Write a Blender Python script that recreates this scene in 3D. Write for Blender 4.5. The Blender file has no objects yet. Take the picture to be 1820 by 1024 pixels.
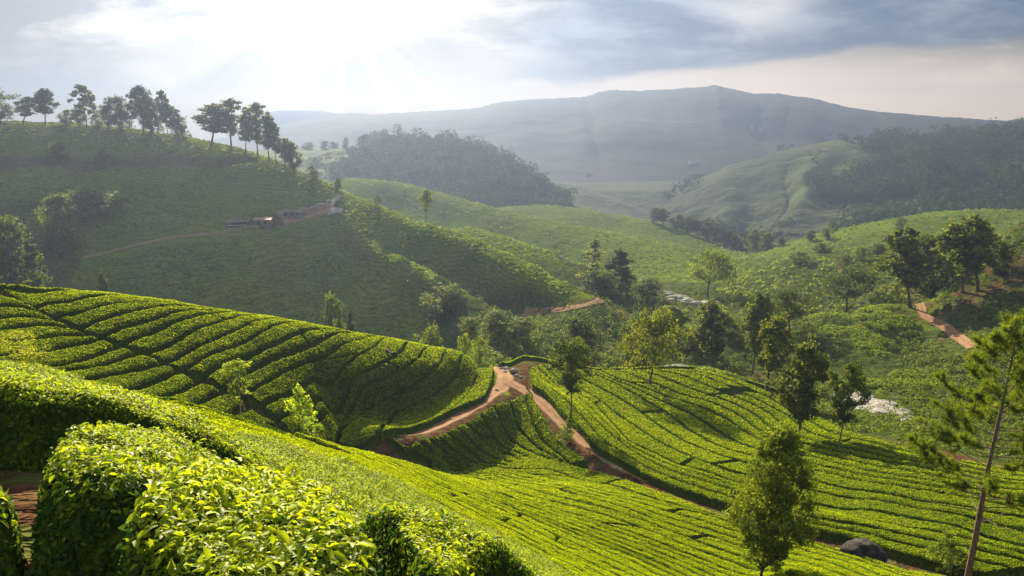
import bpy, math, random
import numpy as np
SC=bpy.context.scene
COL=SC.collection
R=math.radians
# ------------------------------------------------------------------ camera
cam=bpy.data.cameras.new('camera'); camo=bpy.data.objects.new('camera',cam); COL.objects.link(camo)
camo.location=(0,0,100.0); camo.rotation_euler=(R(80.0),0,0)
cam.sensor_width=36.0; cam.lens=36.0*1428.0/1820.0
cam.clip_start=0.05; cam.clip_end=12000
SC.camera=camo
SC.render.resolution_x=1024; SC.render.resolution_y=576
# ------------------------------------------------------------------ exposure
SC.view_settings.view_transform='Standard'; SC.view_settings.look='None'
SC.view_settings.exposure=2.2; SC.view_settings.gamma=1.0
SC.render.engine='CYCLES'
SC.cycles.max_bounces=5; SC.cycles.diffuse_bounces=3; SC.cycles.glossy_bounces=2; SC.cycles.transmission_bounces=3
SC.cycles.volume_bounces=1; SC.cycles.transparent_max_bounces=8
SC.cycles.use_denoising=True
SC.cycles.sample_clamp_indirect=4.0
# ------------------------------------------------------------------ sun
SUN_EL,SUN_AZ=R(27.0),R(-13.0)
sun=bpy.data.lights.new('sun','SUN'); sun.energy=5.0; sun.angle=R(0.6); sun.color=(1.0,0.85,0.58)
suno=bpy.data.objects.new('sun',sun); COL.objects.link(suno)
suno.location=(-60,200,300)
suno.rotation_euler=(R(90)-SUN_EL,0,R(180)-SUN_AZ)
# ------------------------------------------------------------------ node helpers
class S:
    """a socket with arithmetic"""
    nt=None
    def __init__(s,k): s.k=k
    @staticmethod
    def m(op,*a,clamp=False):
        n=S.nt.nodes.new('ShaderNodeMath'); n.operation=op; n.use_clamp=clamp
        for i,v in enumerate(a):
            if isinstance(v,S): S.nt.links.new(v.k,n.inputs[i])
            else: n.inputs[i].default_value=v
        return S(n.outputs[0])
    def __add__(s,o): return S.m('ADD',s,o)
    __radd__=__add__
    def __mul__(s,o): return S.m('MULTIPLY',s,o)
    __rmul__=__mul__
    def __sub__(s,o): return S.m('SUBTRACT',s,o)
    def __rsub__(s,o): return S.m('SUBTRACT',o,s)
    def __truediv__(s,o): return S.m('DIVIDE',s,o)
def ss(x,a,b):
    n=S.nt.nodes.new('ShaderNodeMapRange'); n.interpolation_type='SMOOTHSTEP'; n.clamp=True
    S.nt.links.new(x.k,n.inputs['Value']); n.inputs['From Min'].default_value=a; n.inputs['From Max'].default_value=b
    return S(n.outputs[0])
def gauss(x,c,w):
    d=(x-c)*(1.0/w); return S.m('EXPONENT',(d*d)*-1.0)
def comb(x,y,z=0.0):
    n=S.nt.nodes.new('ShaderNodeCombineXYZ')
    for i,v in enumerate((x,y,z)):
        if isinstance(v,S): S.nt.links.new(v.k,n.inputs[i])
        else: n.inputs[i].default_value=v
    return S(n.outputs[0])
def sep(v):
    n=S.nt.nodes.new('ShaderNodeSeparateXYZ'); S.nt.links.new(v.k,n.inputs[0]); return [S(o) for o in n.outputs]
def noise(vec,scale,detail=4.0,rough=0.55,dist=0.0):
    n=S.nt.nodes.new('ShaderNodeTexNoise'); n.inputs['Scale'].default_value=scale; n.inputs['Detail'].default_value=detail
    n.inputs['Roughness'].default_value=rough; n.inputs['Distortion'].default_value=dist
    if vec is not None: S.nt.links.new(vec.k,n.inputs['Vector'])
    return S(n.outputs[0])
def mixc(f,a,b):
    n=S.nt.nodes.new('ShaderNodeMix'); n.data_type='RGBA'; n.clamp_factor=True
    for sock,v in ((n.inputs[0],f),(n.inputs[6],a),(n.inputs[7],b)):
        if isinstance(v,S): S.nt.links.new(v.k,sock)
        elif isinstance(v,tuple): sock.default_value=(*v,1.0)
        else: sock.default_value=v
    return S(n.outputs[2])
def scalec(c,f):
    n=S.nt.nodes.new('ShaderNodeVectorMath'); n.operation='SCALE'
    S.nt.links.new(c.k,n.inputs[0])
    if isinstance(f,S): S.nt.links.new(f.k,n.inputs['Scale'])
    else: n.inputs['Scale'].default_value=f
    return S(n.outputs[0])
# ------------------------------------------------------------------ sky
wd=bpy.data.worlds.new('World'); SC.world=wd; wd.use_nodes=True
S.nt=wd.node_tree; S.nt.nodes.clear()
sky=S.nt.nodes.new('ShaderNodeTexSky'); sky.sky_type='NISHITA'; sky.sun_disc=False
sky.sun_elevation=SUN_EL; sky.sun_rotation=SUN_AZ; sky.altitude=1500; sky.dust_density=2.0
tc=S.nt.nodes.new('ShaderNodeTexCoord'); D=S(tc.outputs['Generated'])
dx,dy,dz=sep(D)
yy=S.m('MAXIMUM',S.m('ABSOLUTE',dy),0.12)
p=dx/yy; t=dz/yy
n1=noise(comb(p*1.0,t*2.6,0.3),3.2,6.0,0.56,0.25)-0.5
n2=noise(comb(p*1.0,t*3.6,4.1),9.0,6.0,0.6,0.3)-0.5
n3=noise(comb(p*0.8,t*1.6,7.7),1.9,3.0,0.5)-0.5
# broken cloud on the left and centre, lit from behind
veil=mixc(ss(t,0.02,0.19),(0.55,0.42,0.27),(0.14,0.12,0.09))
veil=mixc(ss(n1*1.1+n2*0.9,-0.05,0.20),veil,(1.05,0.88,0.64))
leftgrey=gauss(p+n1*0.3,-0.60,0.26)*gauss(t+n1*0.09+n2*0.04,0.085,0.052)
veil=mixc(leftgrey*0.9,veil,(0.03,0.03,0.03))
# open light round the hidden sun
ang=S.m('ARCTAN2',p+0.215,0.185-t)
rr_=S.m('SQRT',(p+0.215)*(p+0.215)+(t-0.185)*(t-0.185))
rays=noise(comb(ang*1.0,rr_*0.6,1.7),2.7,2.0,0.55)
rayfall=ss(rr_,0.36,0.07)*ss(t,-0.03,0.05)*ss(t,0.175,0.11)
puff=n1*0.11+n2*0.06
glow=gauss(p+n1*0.40+n2*0.15,-0.200,0.135)*ss(t+puff*1.7,0.100,0.172)
veil=mixc(glow,veil,(1.55,1.45,1.28))
core=S.m('EXPONENT',rr_*rr_*-260.0)
veil=mixc(core*0.6,veil,(1.7,1.6,1.4))
veil=mixc(rayfall*ss(rays,0.36,0.66)*0.5,veil,(2.3,1.95,1.45))
# warm clear band low on the right and centre
warm=ss(t,0.135,0.05)*ss(p,-0.30,0.35)
veil=mixc(warm*0.9,veil,(2.5,1.85,1.30))
warm2=gauss(t+n2*0.015,0.054,0.012)*gauss(p,-0.16,0.26)
veil=mixc(warm2*0.8,veil,(1.35,1.05,0.78))
# heavy blue-grey cloud, upper right
edge=t-(0.070+S.m('MAXIMUM',p-0.1,0.0)*0.095)+n1*0.055+n2*0.02
dark=ss(edge,0.0,0.016)*ss(p+n1*0.42+n2*0.12-(t-0.1)*0.6,-0.06,0.10)
gap=gauss(p+n2*0.12,0.295,0.05)*gauss(t+n1*0.06,0.165,0.03)
cl=mixc(ss(n1*1.0+n2*0.9+n3*0.5,-0.16,0.24),(0.0,0.05,0.15),(0.40,0.46,0.52))
cl=mixc(gap*0.9,cl,(0.95,0.90,0.84))
col=mixc(dark*0.96,veil,cl)
# streaky grey bank over the centre right
bank=gauss(p,0.05,0.16)*gauss(t+n1*0.03,0.085,0.016)*ss(n2,-0.1,0.15)
col=mixc(bank*0.7,col,(0.30,0.32,0.33))
col=mixc(ss(dy,0.12,-0.1),col,(0.85,0.92,1.0))
col=mixc(ss(dz,0.25,0.6),col,(0.9,0.98,1.1))
bg1=S.nt.nodes.new('ShaderNodeBackground'); bg1.inputs[1].default_value=0.06
S.nt.links.new(sky.outputs[0],bg1.inputs[0])
bg2=S.nt.nodes.new('ShaderNodeBackground'); bg2.inputs[1].default_value=0.215
S.nt.links.new(col.k,bg2.inputs[0])
mx=S.nt.nodes.new('ShaderNodeMixShader'); mx.inputs[0].default_value=0.93
S.nt.links.new(bg1.outputs[0],mx.inputs[1]); S.nt.links.new(bg2.outputs[0],mx.inputs[2])
wo=S.nt.nodes.new('ShaderNodeOutputWorld'); S.nt.links.new(mx.outputs[0],wo.inputs[0])
wd.cycles.sampling_method='AUTOMATIC'
# ------------------------------------------------------------------ object helpers
def tag(o,label=None,cat=None,group=None,kind=None):
    if label: o['label']=label
    if cat: o['category']=cat
    if group: o['group']=group
    if kind: o['kind']=kind
    return o
def empty(name,loc,rz=0.0,sc=(1,1,1)):
    o=bpy.data.objects.new(name,None); COL.objects.link(o); o.location=loc; o.rotation_euler=(0,0,rz); o.scale=sc
    o.empty_display_size=0.2; return o
def meshobj(name,verts,faces,mats,parent=None,midx=None,attrs=None,smooth=True,link=True):
    """verts (n,3); faces: list of int arrays each (m,3) or (m,4); midx: list of material index per face block"""
    me=bpy.data.meshes.new(name)
    V=np.asarray(verts,np.float32)
    faces=[np.asarray(f,np.int32) for f in faces if len(f)]
    nl=sum(f.size for f in faces); nf=sum(len(f) for f in faces)
    me.vertices.add(len(V)); me.vertices.foreach_set('co',V.ravel())
    me.loops.add(nl); me.loops.foreach_set('vertex_index',np.concatenate([f.ravel() for f in faces]))
    me.polygons.add(nf)
    tot=np.concatenate([np.full(len(f),f.shape[1],np.int32) for f in faces])
    me.polygons.foreach_set('loop_start',np.concatenate([[0],np.cumsum(tot)[:-1]]).astype(np.int32))
    if midx is not None:
        me.polygons.foreach_set('material_index',np.concatenate([np.full(len(f),m,np.int32) if np.isscalar(m) else np.asarray(m,np.int32) for f,m in zip(faces,midx)]))
    me.polygons.foreach_set('use_smooth',np.full(nf,bool(smooth)))
    for k,a in (attrs or {}).items():
        at=me.attributes.new(k,'FLOAT','POINT'); at.data.foreach_set('value',np.asarray(a,np.float32))
    me.update(calc_edges=True)
    for m in (mats if isinstance(mats,(list,tuple)) else [mats]): me.materials.append(m)
    o=bpy.data.objects.new(name,me)
    if link: COL.objects.link(o)
    if parent: o.parent=parent
    return o
def gridfaces(ns,nt):
    i=np.arange(ns-1)[:,None]*nt+np.arange(nt-1)[None]
    return np.stack([i,i+nt,i+nt+1,i+1],-1).reshape(-1,4)
def hash2(ix,iy,seed=0):
    h=(ix.astype(np.int64)*374761393+iy.astype(np.int64)*668265263+seed*1442695041)&0xffffffff
    h=((h^(h>>13))*1274126177)&0xffffffff
    return ((h^(h>>16))&0xffffff)/float(0xffffff)
def vnoise(x,y,seed=0):
    x=np.asarray(x,float); y=np.asarray(y,float)
    ix=np.floor(x); iy=np.floor(y); fx=x-ix; fy=y-iy; fx=fx*fx*(3-2*fx); fy=fy*fy*(3-2*fy)
    ix=ix.astype(np.int64); iy=iy.astype(np.int64)
    return (hash2(ix,iy,seed)*(1-fx)+hash2(ix+1,iy,seed)*fx)*(1-fy)+(hash2(ix,iy+1,seed)*(1-fx)+hash2(ix+1,iy+1,seed)*fx)*fy-0.5
def fbm(x,y,seed=0,oct=4):
    s=0; a=1.0
    for k in range(oct): s=s+a*vnoise(x*2**k+17.3*k,y*2**k-9.1*k,seed+k); a*=0.5
    return s
CZ=100.0; FPX=1428.0; PITCH=math.radians(10.0)
cP,sP=math.cos(PITCH),math.sin(PITCH)
def aq(px,py):
    """pixel of the reference frame -> the two ratios x/y and drop/y of its line of sight"""
    r=(np.asarray(px,float)-910)/FPX; u=(512-np.asarray(py,float))/FPX
    dy=cP+u*sP; dz=-sP+u*cP
    return r/dy,-dz/dy
HT=0.85
CTRL=[]   # a, lnY, q
def c(px,py,Y,t=0):
    a,q=aq(px,py)
    if t: q=q+HT/Y
    CTRL.append((float(a),math.log(Y),float(q)))
def ln(pts,t=0,step=45.0):
    for (p0,r0,Y0),(p1,r1,Y1) in zip(pts[:-1],pts[1:]):
        n=max(1,int(round(math.hypot(p1-p0,r1-r0)/step)))
        for i in range(n): c(p0+(p1-p0)*i/n,r0+(r1-r0)*i/n,Y0*(Y1/Y0)**(i/n),t)
    c(*pts[-1],t)
def w(x,Y,z): CTRL.append((x/Y,math.log(Y),(CZ-z)/Y))
# --- near ground around the viewpoint
for x in (-6,-3,0,3): w(x*0.5,2.0,97.15)
w(-3.2,4.6,97.1); w(-1.2,4.2,96.95); w(0.0,4.0,96.6); w(1.6,4.0,95.7); w(3.5,4.5,94.3)
w(-1.7,5.4,96.55); w(-0.7,5.0,96.45)
w(-5.5,7.5,96.5); w(-3.2,7.5,95.95); w(-1,7.5,95.4)
w(-8.5,12.5,95.7); w(-5.5,12.5,95.05)
# foreground slope (tea tops)
for px,py,Y in [(0,680,13.5),(130,695,13.5),(300,760,14),(450,800,15),(600,855,17),(620,960,9.0),(700,900,18),(760,980,10.5),(820,1000,13),(900,1000,19),(1000,1000,28),(1100,1000,36),
  (750,860,36),(870,920,36),(870,880,50),(1000,900,53),(1100,900,56),(1250,1010,42),(1400,1010,40),(1000,860,67),(1150,880,66),
  (0,638,18),(-150,625,16),(-150,700,11),(150,665,21),(300,705,27),(450,752,35),(600,795,46),(700,822,56),(780,838,68),(860,845,74)]: c(px,py,Y,1)
# dip hidden behind the foreground crest
for px,py,Y in [(-150,690,32),(-150,690,42),(0,700,30),(0,690,42),(150,725,33),(150,725,44),(300,760,38),(300,750,48),(450,800,46),(450,790,55),(600,830,56),(600,825,64),(700,840,66)]: c(px,py,Y,1)
# rounded middle hill
for px,py,Y in [(-150,620,49.5),(0,628,50),(150,660,50.5),(300,702,52.5),(430,735,56),(500,750,59.5),(600,775,66.5),
  (-150,560,56.5),(0,562,56.3),(150,585,57),(300,615,59.5),(450,650,64),(600,690,73),(680,738,74),(760,718,83.5),(830,692,95.5),(720,670,83),(800,655,98),(862,662,112),
  ]: c(px,py,Y,1)
CREST=[(-150,503,63),(0,505,63),(100,511,64),(200,520,65.5),(300,534,68),(400,550,72),(500,566,77),(600,585,83.5),(700,602,92),(800,621,104),(872,641,119)]
ln(CREST,1)
ln([(p,r+9+p*0.004,Y*0.955) for p,r,Y in CREST[:-1]],1)
ln([(-150,540,72),(0,541,72),(200,560,75),(400,594,84),(600,632,98),(750,660,116)],1)
ln([(-150,600,90),(0,600,92),(200,630,95),(400,660,105),(600,690,118),(760,695,134)],0,80)
# road
ROAD_A=[(660,828,68.5),(690,806,71),(740,772,77),(800,745,84.5),(850,718,93),(890,690,103.5),(905,672,110),(885,652,124)]
ROAD_B=[(905,678,108),(935,692,104),(970,722,98),(1000,752,92),(1050,795,85),(1100,830,79),(1190,868,73),(1280,892,68),(1440,942,61),(1640,990,54),(1780,1020,51)]
ln(ROAD_A,0,30); ln(ROAD_B,0,40)
# steep plot between the two roads
for px,py,Y in [(940,705,101),(900,740,95.5),(830,770,86.5),(760,790,79),(705,822,72.5),(860,832,79),(800,832,76),(960,828,81),(1050,832,80),(980,770,91),(900,800,86)]: c(px,py,Y,1)
# slopes right of the road
ln([(900,628,126),(960,635,129),(1040,652,133),(1100,655,136),(1180,652,138),(1240,652,138),(1300,665,134),(1380,690,125),(1460,728,112)],1)
for px,py,Y in [(1000,690,112),(1080,740,98),(1100,700,110),(1150,780,88),(1200,720,108),(1250,830,76),(1300,780,92),(1400,850,74),(1400,780,92),(1500,800,83),(1500,900,66),(1600,930,60),(1600,850,70),(1600,800,80),(1600,755,95),(1550,735,104),
  (1700,940,57),(1700,850,68),(1700,800,80),(1820,1000,50),(1820,900,60),(1820,850,68),(1970,950,52),(1970,850,64),(1528,1004,45),(1350,1024,41),(1700,1020,44),(1970,1040,40),(1600,1010,47)]: c(px,py,Y,1)
ln([(900,672,140),(1000,685,147),(1100,690,152),(1200,690,155),(1300,695,150),(1400,720,138)],0,60)
# stream, lower right
for px,py,Y in [(1530,712,128),(1570,725,122),(1620,748,113),(1660,768,108),(1720,790,102),(1850,815,96),(1460,705,138),(1970,830,92)]: c(px,py,Y,0)
# hill with scrub, right of centre
for px,py,Y in [(1300,640,165),(1400,650,160),(1450,690,146),(1450,620,165),(1450,562,186),(1560,680,140),(1560,610,165),(1560,546,192),(1640,600,172),(1640,545,190),(1700,700,132),(1700,640,150),(1700,600,165),(1620,540,193),(1820,740,115),(1820,600,150),(1820,520,170),(1740,520,180),(1820,395,205),(1760,440,205),(1700,490,198),(1970,640,130),(1970,480,165),(1970,330,215),(1820,450,190)]: c(px,py,Y,0)
for px,py,Y in [(1450,580,210),(1560,568,215),(1640,560,215),(1700,510,225),(1820,420,235),(1970,360,245)]: c(px,py,Y,0)
# valley floor in the middle
for px,py,Y in [(1000,640,162),(1000,600,178),(1000,560,200),(1100,640,165),(1100,600,185),(1100,550,220),(1080,530,232),(1180,600,190),(1200,560,220),(1180,520,262),(1220,540,245),(1260,545,240),(1250,620,172),(1320,600,185),(1320,570,205),(1380,560,215),(900,600,165),(850,610,160),(950,580,185)]: c(px,py,Y,0)
RIDGE=[(-150,222,330),(0,217,330),(120,220,328),(240,232,322),(340,246,316),(420,263,310),(500,290,304),(560,314,298),(620,345,288),(700,372,277),(760,393,266),(850,422,250),(950,467,226),(1010,495,214),(1060,525,204)]
def lh(px,Y,kk=None):
    Yc=float(np.interp(px,[r[0] for r in RIDGE],[r[2] for r in RIDGE])); k=float(np.interp(px,[0,350,560,900,1000],[0.74,0.68,0.55,0.60,0.8])) if kk is None else kk; return Yc-(Yc-Y)*k if Y<Yc else Y
# big left hill
for px,py,Y in [(-150,500,200),(0,500,196),(150,515,190),(300,530,185),(450,555,176),(600,580,170),(720,605,164),(800,612,162),
  (-150,420,236),(0,420,232),(150,420,228),(300,430,222),(400,415,232),(450,440,216),(-150,340,275),(0,340,272),(150,340,268),(300,340,265),(420,350,262),(520,365,268),(560,420,240),
  (0,285,292),(240,287,290),(420,290,288),
  (600,510,200),(530,445,229),(690,565,180),(760,590,172),(1000,548,201),(1070,540,202),(930,556,195)]: c(px,py,lh(px,Y),0)
ln(RIDGE)
ln([(p,r+9,Y*0.975) for p,r,Y in RIDGE[:7]]); ln([(p,r+14,Y*0.975) for p,r,Y in RIDGE[8:-2]])
ln([(-150,250,370),(0,245,370),(240,262,360),(420,295,345),(560,345,330),(620,378,318),(760,425,292),(850,455,272),(950,500,245),(1040,545,222)])
SPUR=[(612,372,276),(680,422,251),(750,465,230),(820,505,213),(900,550,196)]
SPUR=[(p,r,lh(p,Y,0.75)) for p,r,Y in SPUR]
ln(SPUR); ln([(p-10,r+11,Y*0.97) for p,r,Y in SPUR]); ln([(p-32,r+26,Y*0.955) for p,r,Y in SPUR])
ln([(p,r,lh(p,Y,0.66)) for p,r,Y in [(665,390,268),(720,420,252),(800,468,231),(880,513,213),(930,540,204)]])
ln([(p,r,lh(p,Y)) for p,r,Y in [(570,400,250),(640,452,229),(710,510,206),(780,555,188)]])
# small ridge just behind it
ln([(620,420,400),(760,418,340),(830,402,320),(900,420,305),(980,445,288),(1040,472,275),(1110,515,258)])
for px,py,Y in [(830,430,350),(900,448,335),(980,475,315),(1040,500,298)]: c(px,py,Y,0)
# misty ridge behind
for px,py,Y in [(-150,420,450),(100,420,450),(400,420,440),
  (700,375,475),(800,400,452),(900,430,430),(1000,455,408),(1100,480,378),(1200,500,340),(1300,510,310)]: c(px,py,Y,0)
ln([(560,345,500),(600,319,500),(680,325,495),(800,350,485),(900,376,470),(1000,396,455),(1100,416,440),(1220,441,425),(1320,470,405)])
for px,py,Y in [(560,365,560),(680,350,560),(800,375,550),(900,400,535),(1000,420,520),(1100,436,510),(1220,455,490)]: c(px,py,Y,0)
# terrace ridge above it
ln([(860,370,640),(960,362,640),(1060,374,630),(1160,392,610),(1260,425,580),(1330,452,545)]); c(1100,402,600); c(960,385,612)
for px,py,Y in [(400,420,720),(700,400,720),(860,400,720),(960,395,720),(1060,405,710),(1160,420,690),(1260,445,660),(1330,465,620),(1100,420,820),(700,420,820),(400,430,820),(0,430,820)]: c(px,py,Y,0)
# ridges on the right
ln([(1290,500,300),(1340,482,315),(1400,463,330),(1480,450,345),(1560,440,352),(1650,436,350),(1750,440,340)])
for px,py,Y in [(1400,520,255),(1400,490,290),(1500,500,275),(1560,500,265),(1620,500,250)]: c(px,py,Y,0)
for px,py,Y in [(1400,490,375),(1480,478,385),(1560,465,390),(1650,460,388),(1750,455,385),(1820,430,370),(1970,420,360)]: c(px,py,Y,0)
ln([(1340,455,480),(1400,432,500),(1450,415,510),(1550,396,520),(1650,379,525),(1740,373,525),(1820,374,520),(1970,378,510)])
for px,py,Y in [(1500,430,450),(1600,415,450),(1720,405,450),(1820,410,440)]: c(px,py,Y,0)
for px,py,Y in [(1340,470,620),(1450,450,620),(1550,440,620),(1650,430,620),(1820,430,620),(1970,430,620),(1450,450,820),(1650,440,820),(1970,440,820),(1200,440,820)]: c(px,py,Y,0)
# margins outside the frame
for px,py,Y in [(-450,600,16),(-450,640,45),(-450,490,66),(-450,600,100),(-450,490,200),(-450,230,330),(-450,430,450),(-450,430,820),(2300,1000,40),(2300,900,60),(2300,700,110),(2300,400,170),(2300,300,230),(2300,400,380),(2300,390,520),(2300,440,820),(2300,1000,10),(2300,1000,4)]: c(px,py,Y,0)
KV=0.42
def tps_fit():
    P=np.array(CTRL); X=np.c_[P[:,0],P[:,1]*KV]; n=len(X)
    d=np.linalg.norm(X[:,None]-X[None],axis=2)
    K=np.where(d>0,d*d*np.log(d+1e-12),0)
    # mild smoothing
    K=K+np.eye(n)*2e-4
    A=np.zeros((n+3,n+3)); A[:n,:n]=K; A[:n,n]=1; A[:n,n+1:]=X; A[n,:n]=1; A[n+1:,:n]=X.T
    sol=np.linalg.solve(A,np.r_[P[:,2],0,0,0])
    return X,sol
_X,_S=tps_fit()
def qfun(a,v):
    a=np.asarray(a,float); v=np.asarray(v,float)*KV; sh=a.shape
    a=a.ravel(); v=v.ravel(); out=np.empty(a.shape); n=len(_X)
    for i in range(0,len(a),20000):
        s=slice(i,i+20000)
        d2=(a[s,None]-_X[None,:,0])**2+(v[s,None]-_X[None,:,1])**2
        k=0.5*d2*np.log(d2+1e-20)
        out[s]=k@_S[:n]+_S[n]+_S[n+1]*a[s]+_S[n+2]*v[s]
    return out.reshape(sh)
GA=np.linspace(-1.0,1.0,501); GV=np.linspace(math.log(2.0),math.log(800.0),1100)
GQ=qfun(*np.meshgrid(GA,GV,indexing='ij'))
def ground(x,y):
    x=np.asarray(x,float); y=np.maximum(np.asarray(y,float),2.0)
    fa=np.clip((x/y-GA[0])/(GA[1]-GA[0]),0,len(GA)-1.001); fv=np.clip((np.log(y)-GV[0])/(GV[1]-GV[0]),0,len(GV)-1.001)
    i=fa.astype(int); j=fv.astype(int); s=fa-i; t=fv-j
    q=(GQ[i,j]*(1-s)+GQ[i+1,j]*s)*(1-t)+(GQ[i,j+1]*(1-s)+GQ[i+1,j+1]*s)*t
    return CZ-q*y
def cast(px,py,h=0.0,ymin=2.5):
    """where the line of sight of a reference pixel meets the ground raised by h"""
    px=np.atleast_1d(np.asarray(px,float)); py=np.atleast_1d(np.asarray(py,float))
    A,Q=aq(px,py); out=np.full((len(A),3),np.nan)
    ys=np.exp(GV)
    for k,(a,q) in enumerate(zip(A,Q)):
        fa=min(max((a-GA[0])/(GA[1]-GA[0]),0),len(GA)-1.001); i=int(fa); s=fa-i
        col=GQ[i]*(1-s)+GQ[i+1]*s-h/ys
        ok=(col<=q)&(ys>=ymin)
        if not ok.any(): continue
        j=int(np.argmax(ok))
        if j>0 and col[j-1]>q:
            f=(col[j-1]-q)/(col[j-1]-col[j]); Y=math.exp(GV[j-1]+f*(GV[j]-GV[j-1]))
        else: Y=ys[j]
        out[k]=(a*Y,Y,CZ-q*Y)
    return out
# ------------------------------------------------------------------ materials
def newmat(name):
    m=bpy.data.materials.new(name); m.use_nodes=True; S.nt=m.node_tree; S.nt.nodes.clear()
    out=S.nt.nodes.new('ShaderNodeOutputMaterial'); return m,out
def attr(name):
    n=S.nt.nodes.new('ShaderNodeAttribute'); n.attribute_name=name; return S(n.outputs['Fac'])
def objcoord(which='Object'):
    n=S.nt.nodes.new('ShaderNodeTexCoord'); return S(n.outputs[which])
def worldpos():
    n=S.nt.nodes.new('ShaderNodeNewGeometry'); return S(n.outputs['Position'])
def objcol():
    n=S.nt.nodes.new('ShaderNodeObjectInfo'); return S(n.outputs['Color'])
def mulc(a,b):
    n=S.nt.nodes.new('ShaderNodeMix'); n.data_type='RGBA'; n.blend_type='MULTIPLY'; n.inputs[0].default_value=1.0
    for sock,v in ((n.inputs[6],a),(n.inputs[7],b)):
        if isinstance(v,S): S.nt.links.new(v.k,sock)
        else: sock.default_value=(*v,1.0)
    return S(n.outputs[2])
def bump(h,strength,dist):
    n=S.nt.nodes.new('ShaderNodeBump'); n.inputs['Strength'].default_value=strength; n.inputs['Distance'].default_value=dist
    S.nt.links.new(h.k,n.inputs['Height']); return n.outputs[0]
def principled(color,rough=0.8,spec=0.2,normal=None):
    n=S.nt.nodes.new('ShaderNodeBsdfPrincipled')
    if isinstance(color,S): S.nt.links.new(color.k,n.inputs['Base Color'])
    else: n.inputs['Base Color'].default_value=(*color,1)
    if isinstance(rough,S): S.nt.links.new(rough.k,n.inputs['Roughness'])
    else: n.inputs['Roughness'].default_value=rough
    n.inputs['Specular IOR Level'].default_value=spec
    if normal is not None: S.nt.links.new(normal,n.inputs['Normal'])
    return n
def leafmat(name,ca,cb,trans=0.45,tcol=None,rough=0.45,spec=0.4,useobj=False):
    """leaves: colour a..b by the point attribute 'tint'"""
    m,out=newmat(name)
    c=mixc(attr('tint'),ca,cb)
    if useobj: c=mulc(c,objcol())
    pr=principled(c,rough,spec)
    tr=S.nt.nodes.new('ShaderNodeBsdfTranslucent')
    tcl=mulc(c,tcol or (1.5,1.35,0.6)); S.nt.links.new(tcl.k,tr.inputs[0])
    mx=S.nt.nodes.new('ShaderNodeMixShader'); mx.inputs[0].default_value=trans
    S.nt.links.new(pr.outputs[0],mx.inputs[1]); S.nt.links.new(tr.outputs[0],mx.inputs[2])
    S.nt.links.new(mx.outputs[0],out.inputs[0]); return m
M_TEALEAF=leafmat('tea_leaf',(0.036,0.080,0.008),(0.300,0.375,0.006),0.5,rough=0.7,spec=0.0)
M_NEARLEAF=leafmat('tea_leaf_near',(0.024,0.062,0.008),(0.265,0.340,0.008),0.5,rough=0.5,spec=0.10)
M_TREELEAF=leafmat('tree_leaf',(0.034,0.060,0.011),(0.150,0.190,0.022),0.45,rough=0.6,spec=0.06,useobj=True)
M_NEEDLE=leafmat('pine_needle',(0.030,0.060,0.008),(0.130,0.175,0.010),0.45,rough=0.6,spec=0.08,useobj=True)
M_WOOD=leafmat('wood_canopy',(0.026,0.046,0.014),(0.085,0.115,0.022),0.12,rough=1.0,spec=0.0,useobj=True)
# hedge body: small mottled foliage
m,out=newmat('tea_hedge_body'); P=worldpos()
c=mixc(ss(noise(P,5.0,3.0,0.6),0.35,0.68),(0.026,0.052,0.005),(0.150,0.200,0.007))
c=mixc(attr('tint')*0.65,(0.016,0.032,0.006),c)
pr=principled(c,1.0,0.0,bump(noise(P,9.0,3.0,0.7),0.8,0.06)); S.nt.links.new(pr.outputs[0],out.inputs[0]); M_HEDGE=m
# bark
def barkmat(name,a,b):
    m,out=newmat(name); P=objcoord(); x,y,z=sep(P)
    c=mixc(ss(noise(comb(x*18,y*18,z*3),1.0,4.0,0.6),0.35,0.65),a,b)
    pr=principled(c,0.9,0.1,bump(noise(comb(x*30,y*30,z*5),1.0,3.0),0.6,0.02)); S.nt.links.new(pr.outputs[0],out.inputs[0]); return m
M_BARK=barkmat('bark',(0.045,0.034,0.024),(0.110,0.085,0.062))
M_PALEBARK=barkmat('pale_bark',(0.20,0.17,0.13),(0.36,0.32,0.26))
M_PINEBARK=barkmat('pine_bark',(0.070,0.050,0.034),(0.170,0.125,0.085))
# bare earth of the tracks
m,out=newmat('dirt_track'); P=worldpos()
c=mixc(ss(noise(P,0.9,5.0,0.6),0.3,0.7),(0.125,0.062,0.032),(0.205,0.115,0.064))
c=mixc(ss(noise(P,7.0,4.0,0.7),0.55,0.8),c,(0.16,0.085,0.046))
rut=attr('rut'); c=mixc(rut*0.55,c,(0.255,0.158,0.094))
c=mixc(attr('verge')*ss(noise(P,2.6,3.0),0.42,0.6),c,(0.07,0.085,0.018))
pr=principled(c,0.95,0.05,bump(noise(P,11.0,4.0,0.7),0.5,0.05)); S.nt.links.new(pr.outputs[0],out.inputs[0]); M_ROAD=m
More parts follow.
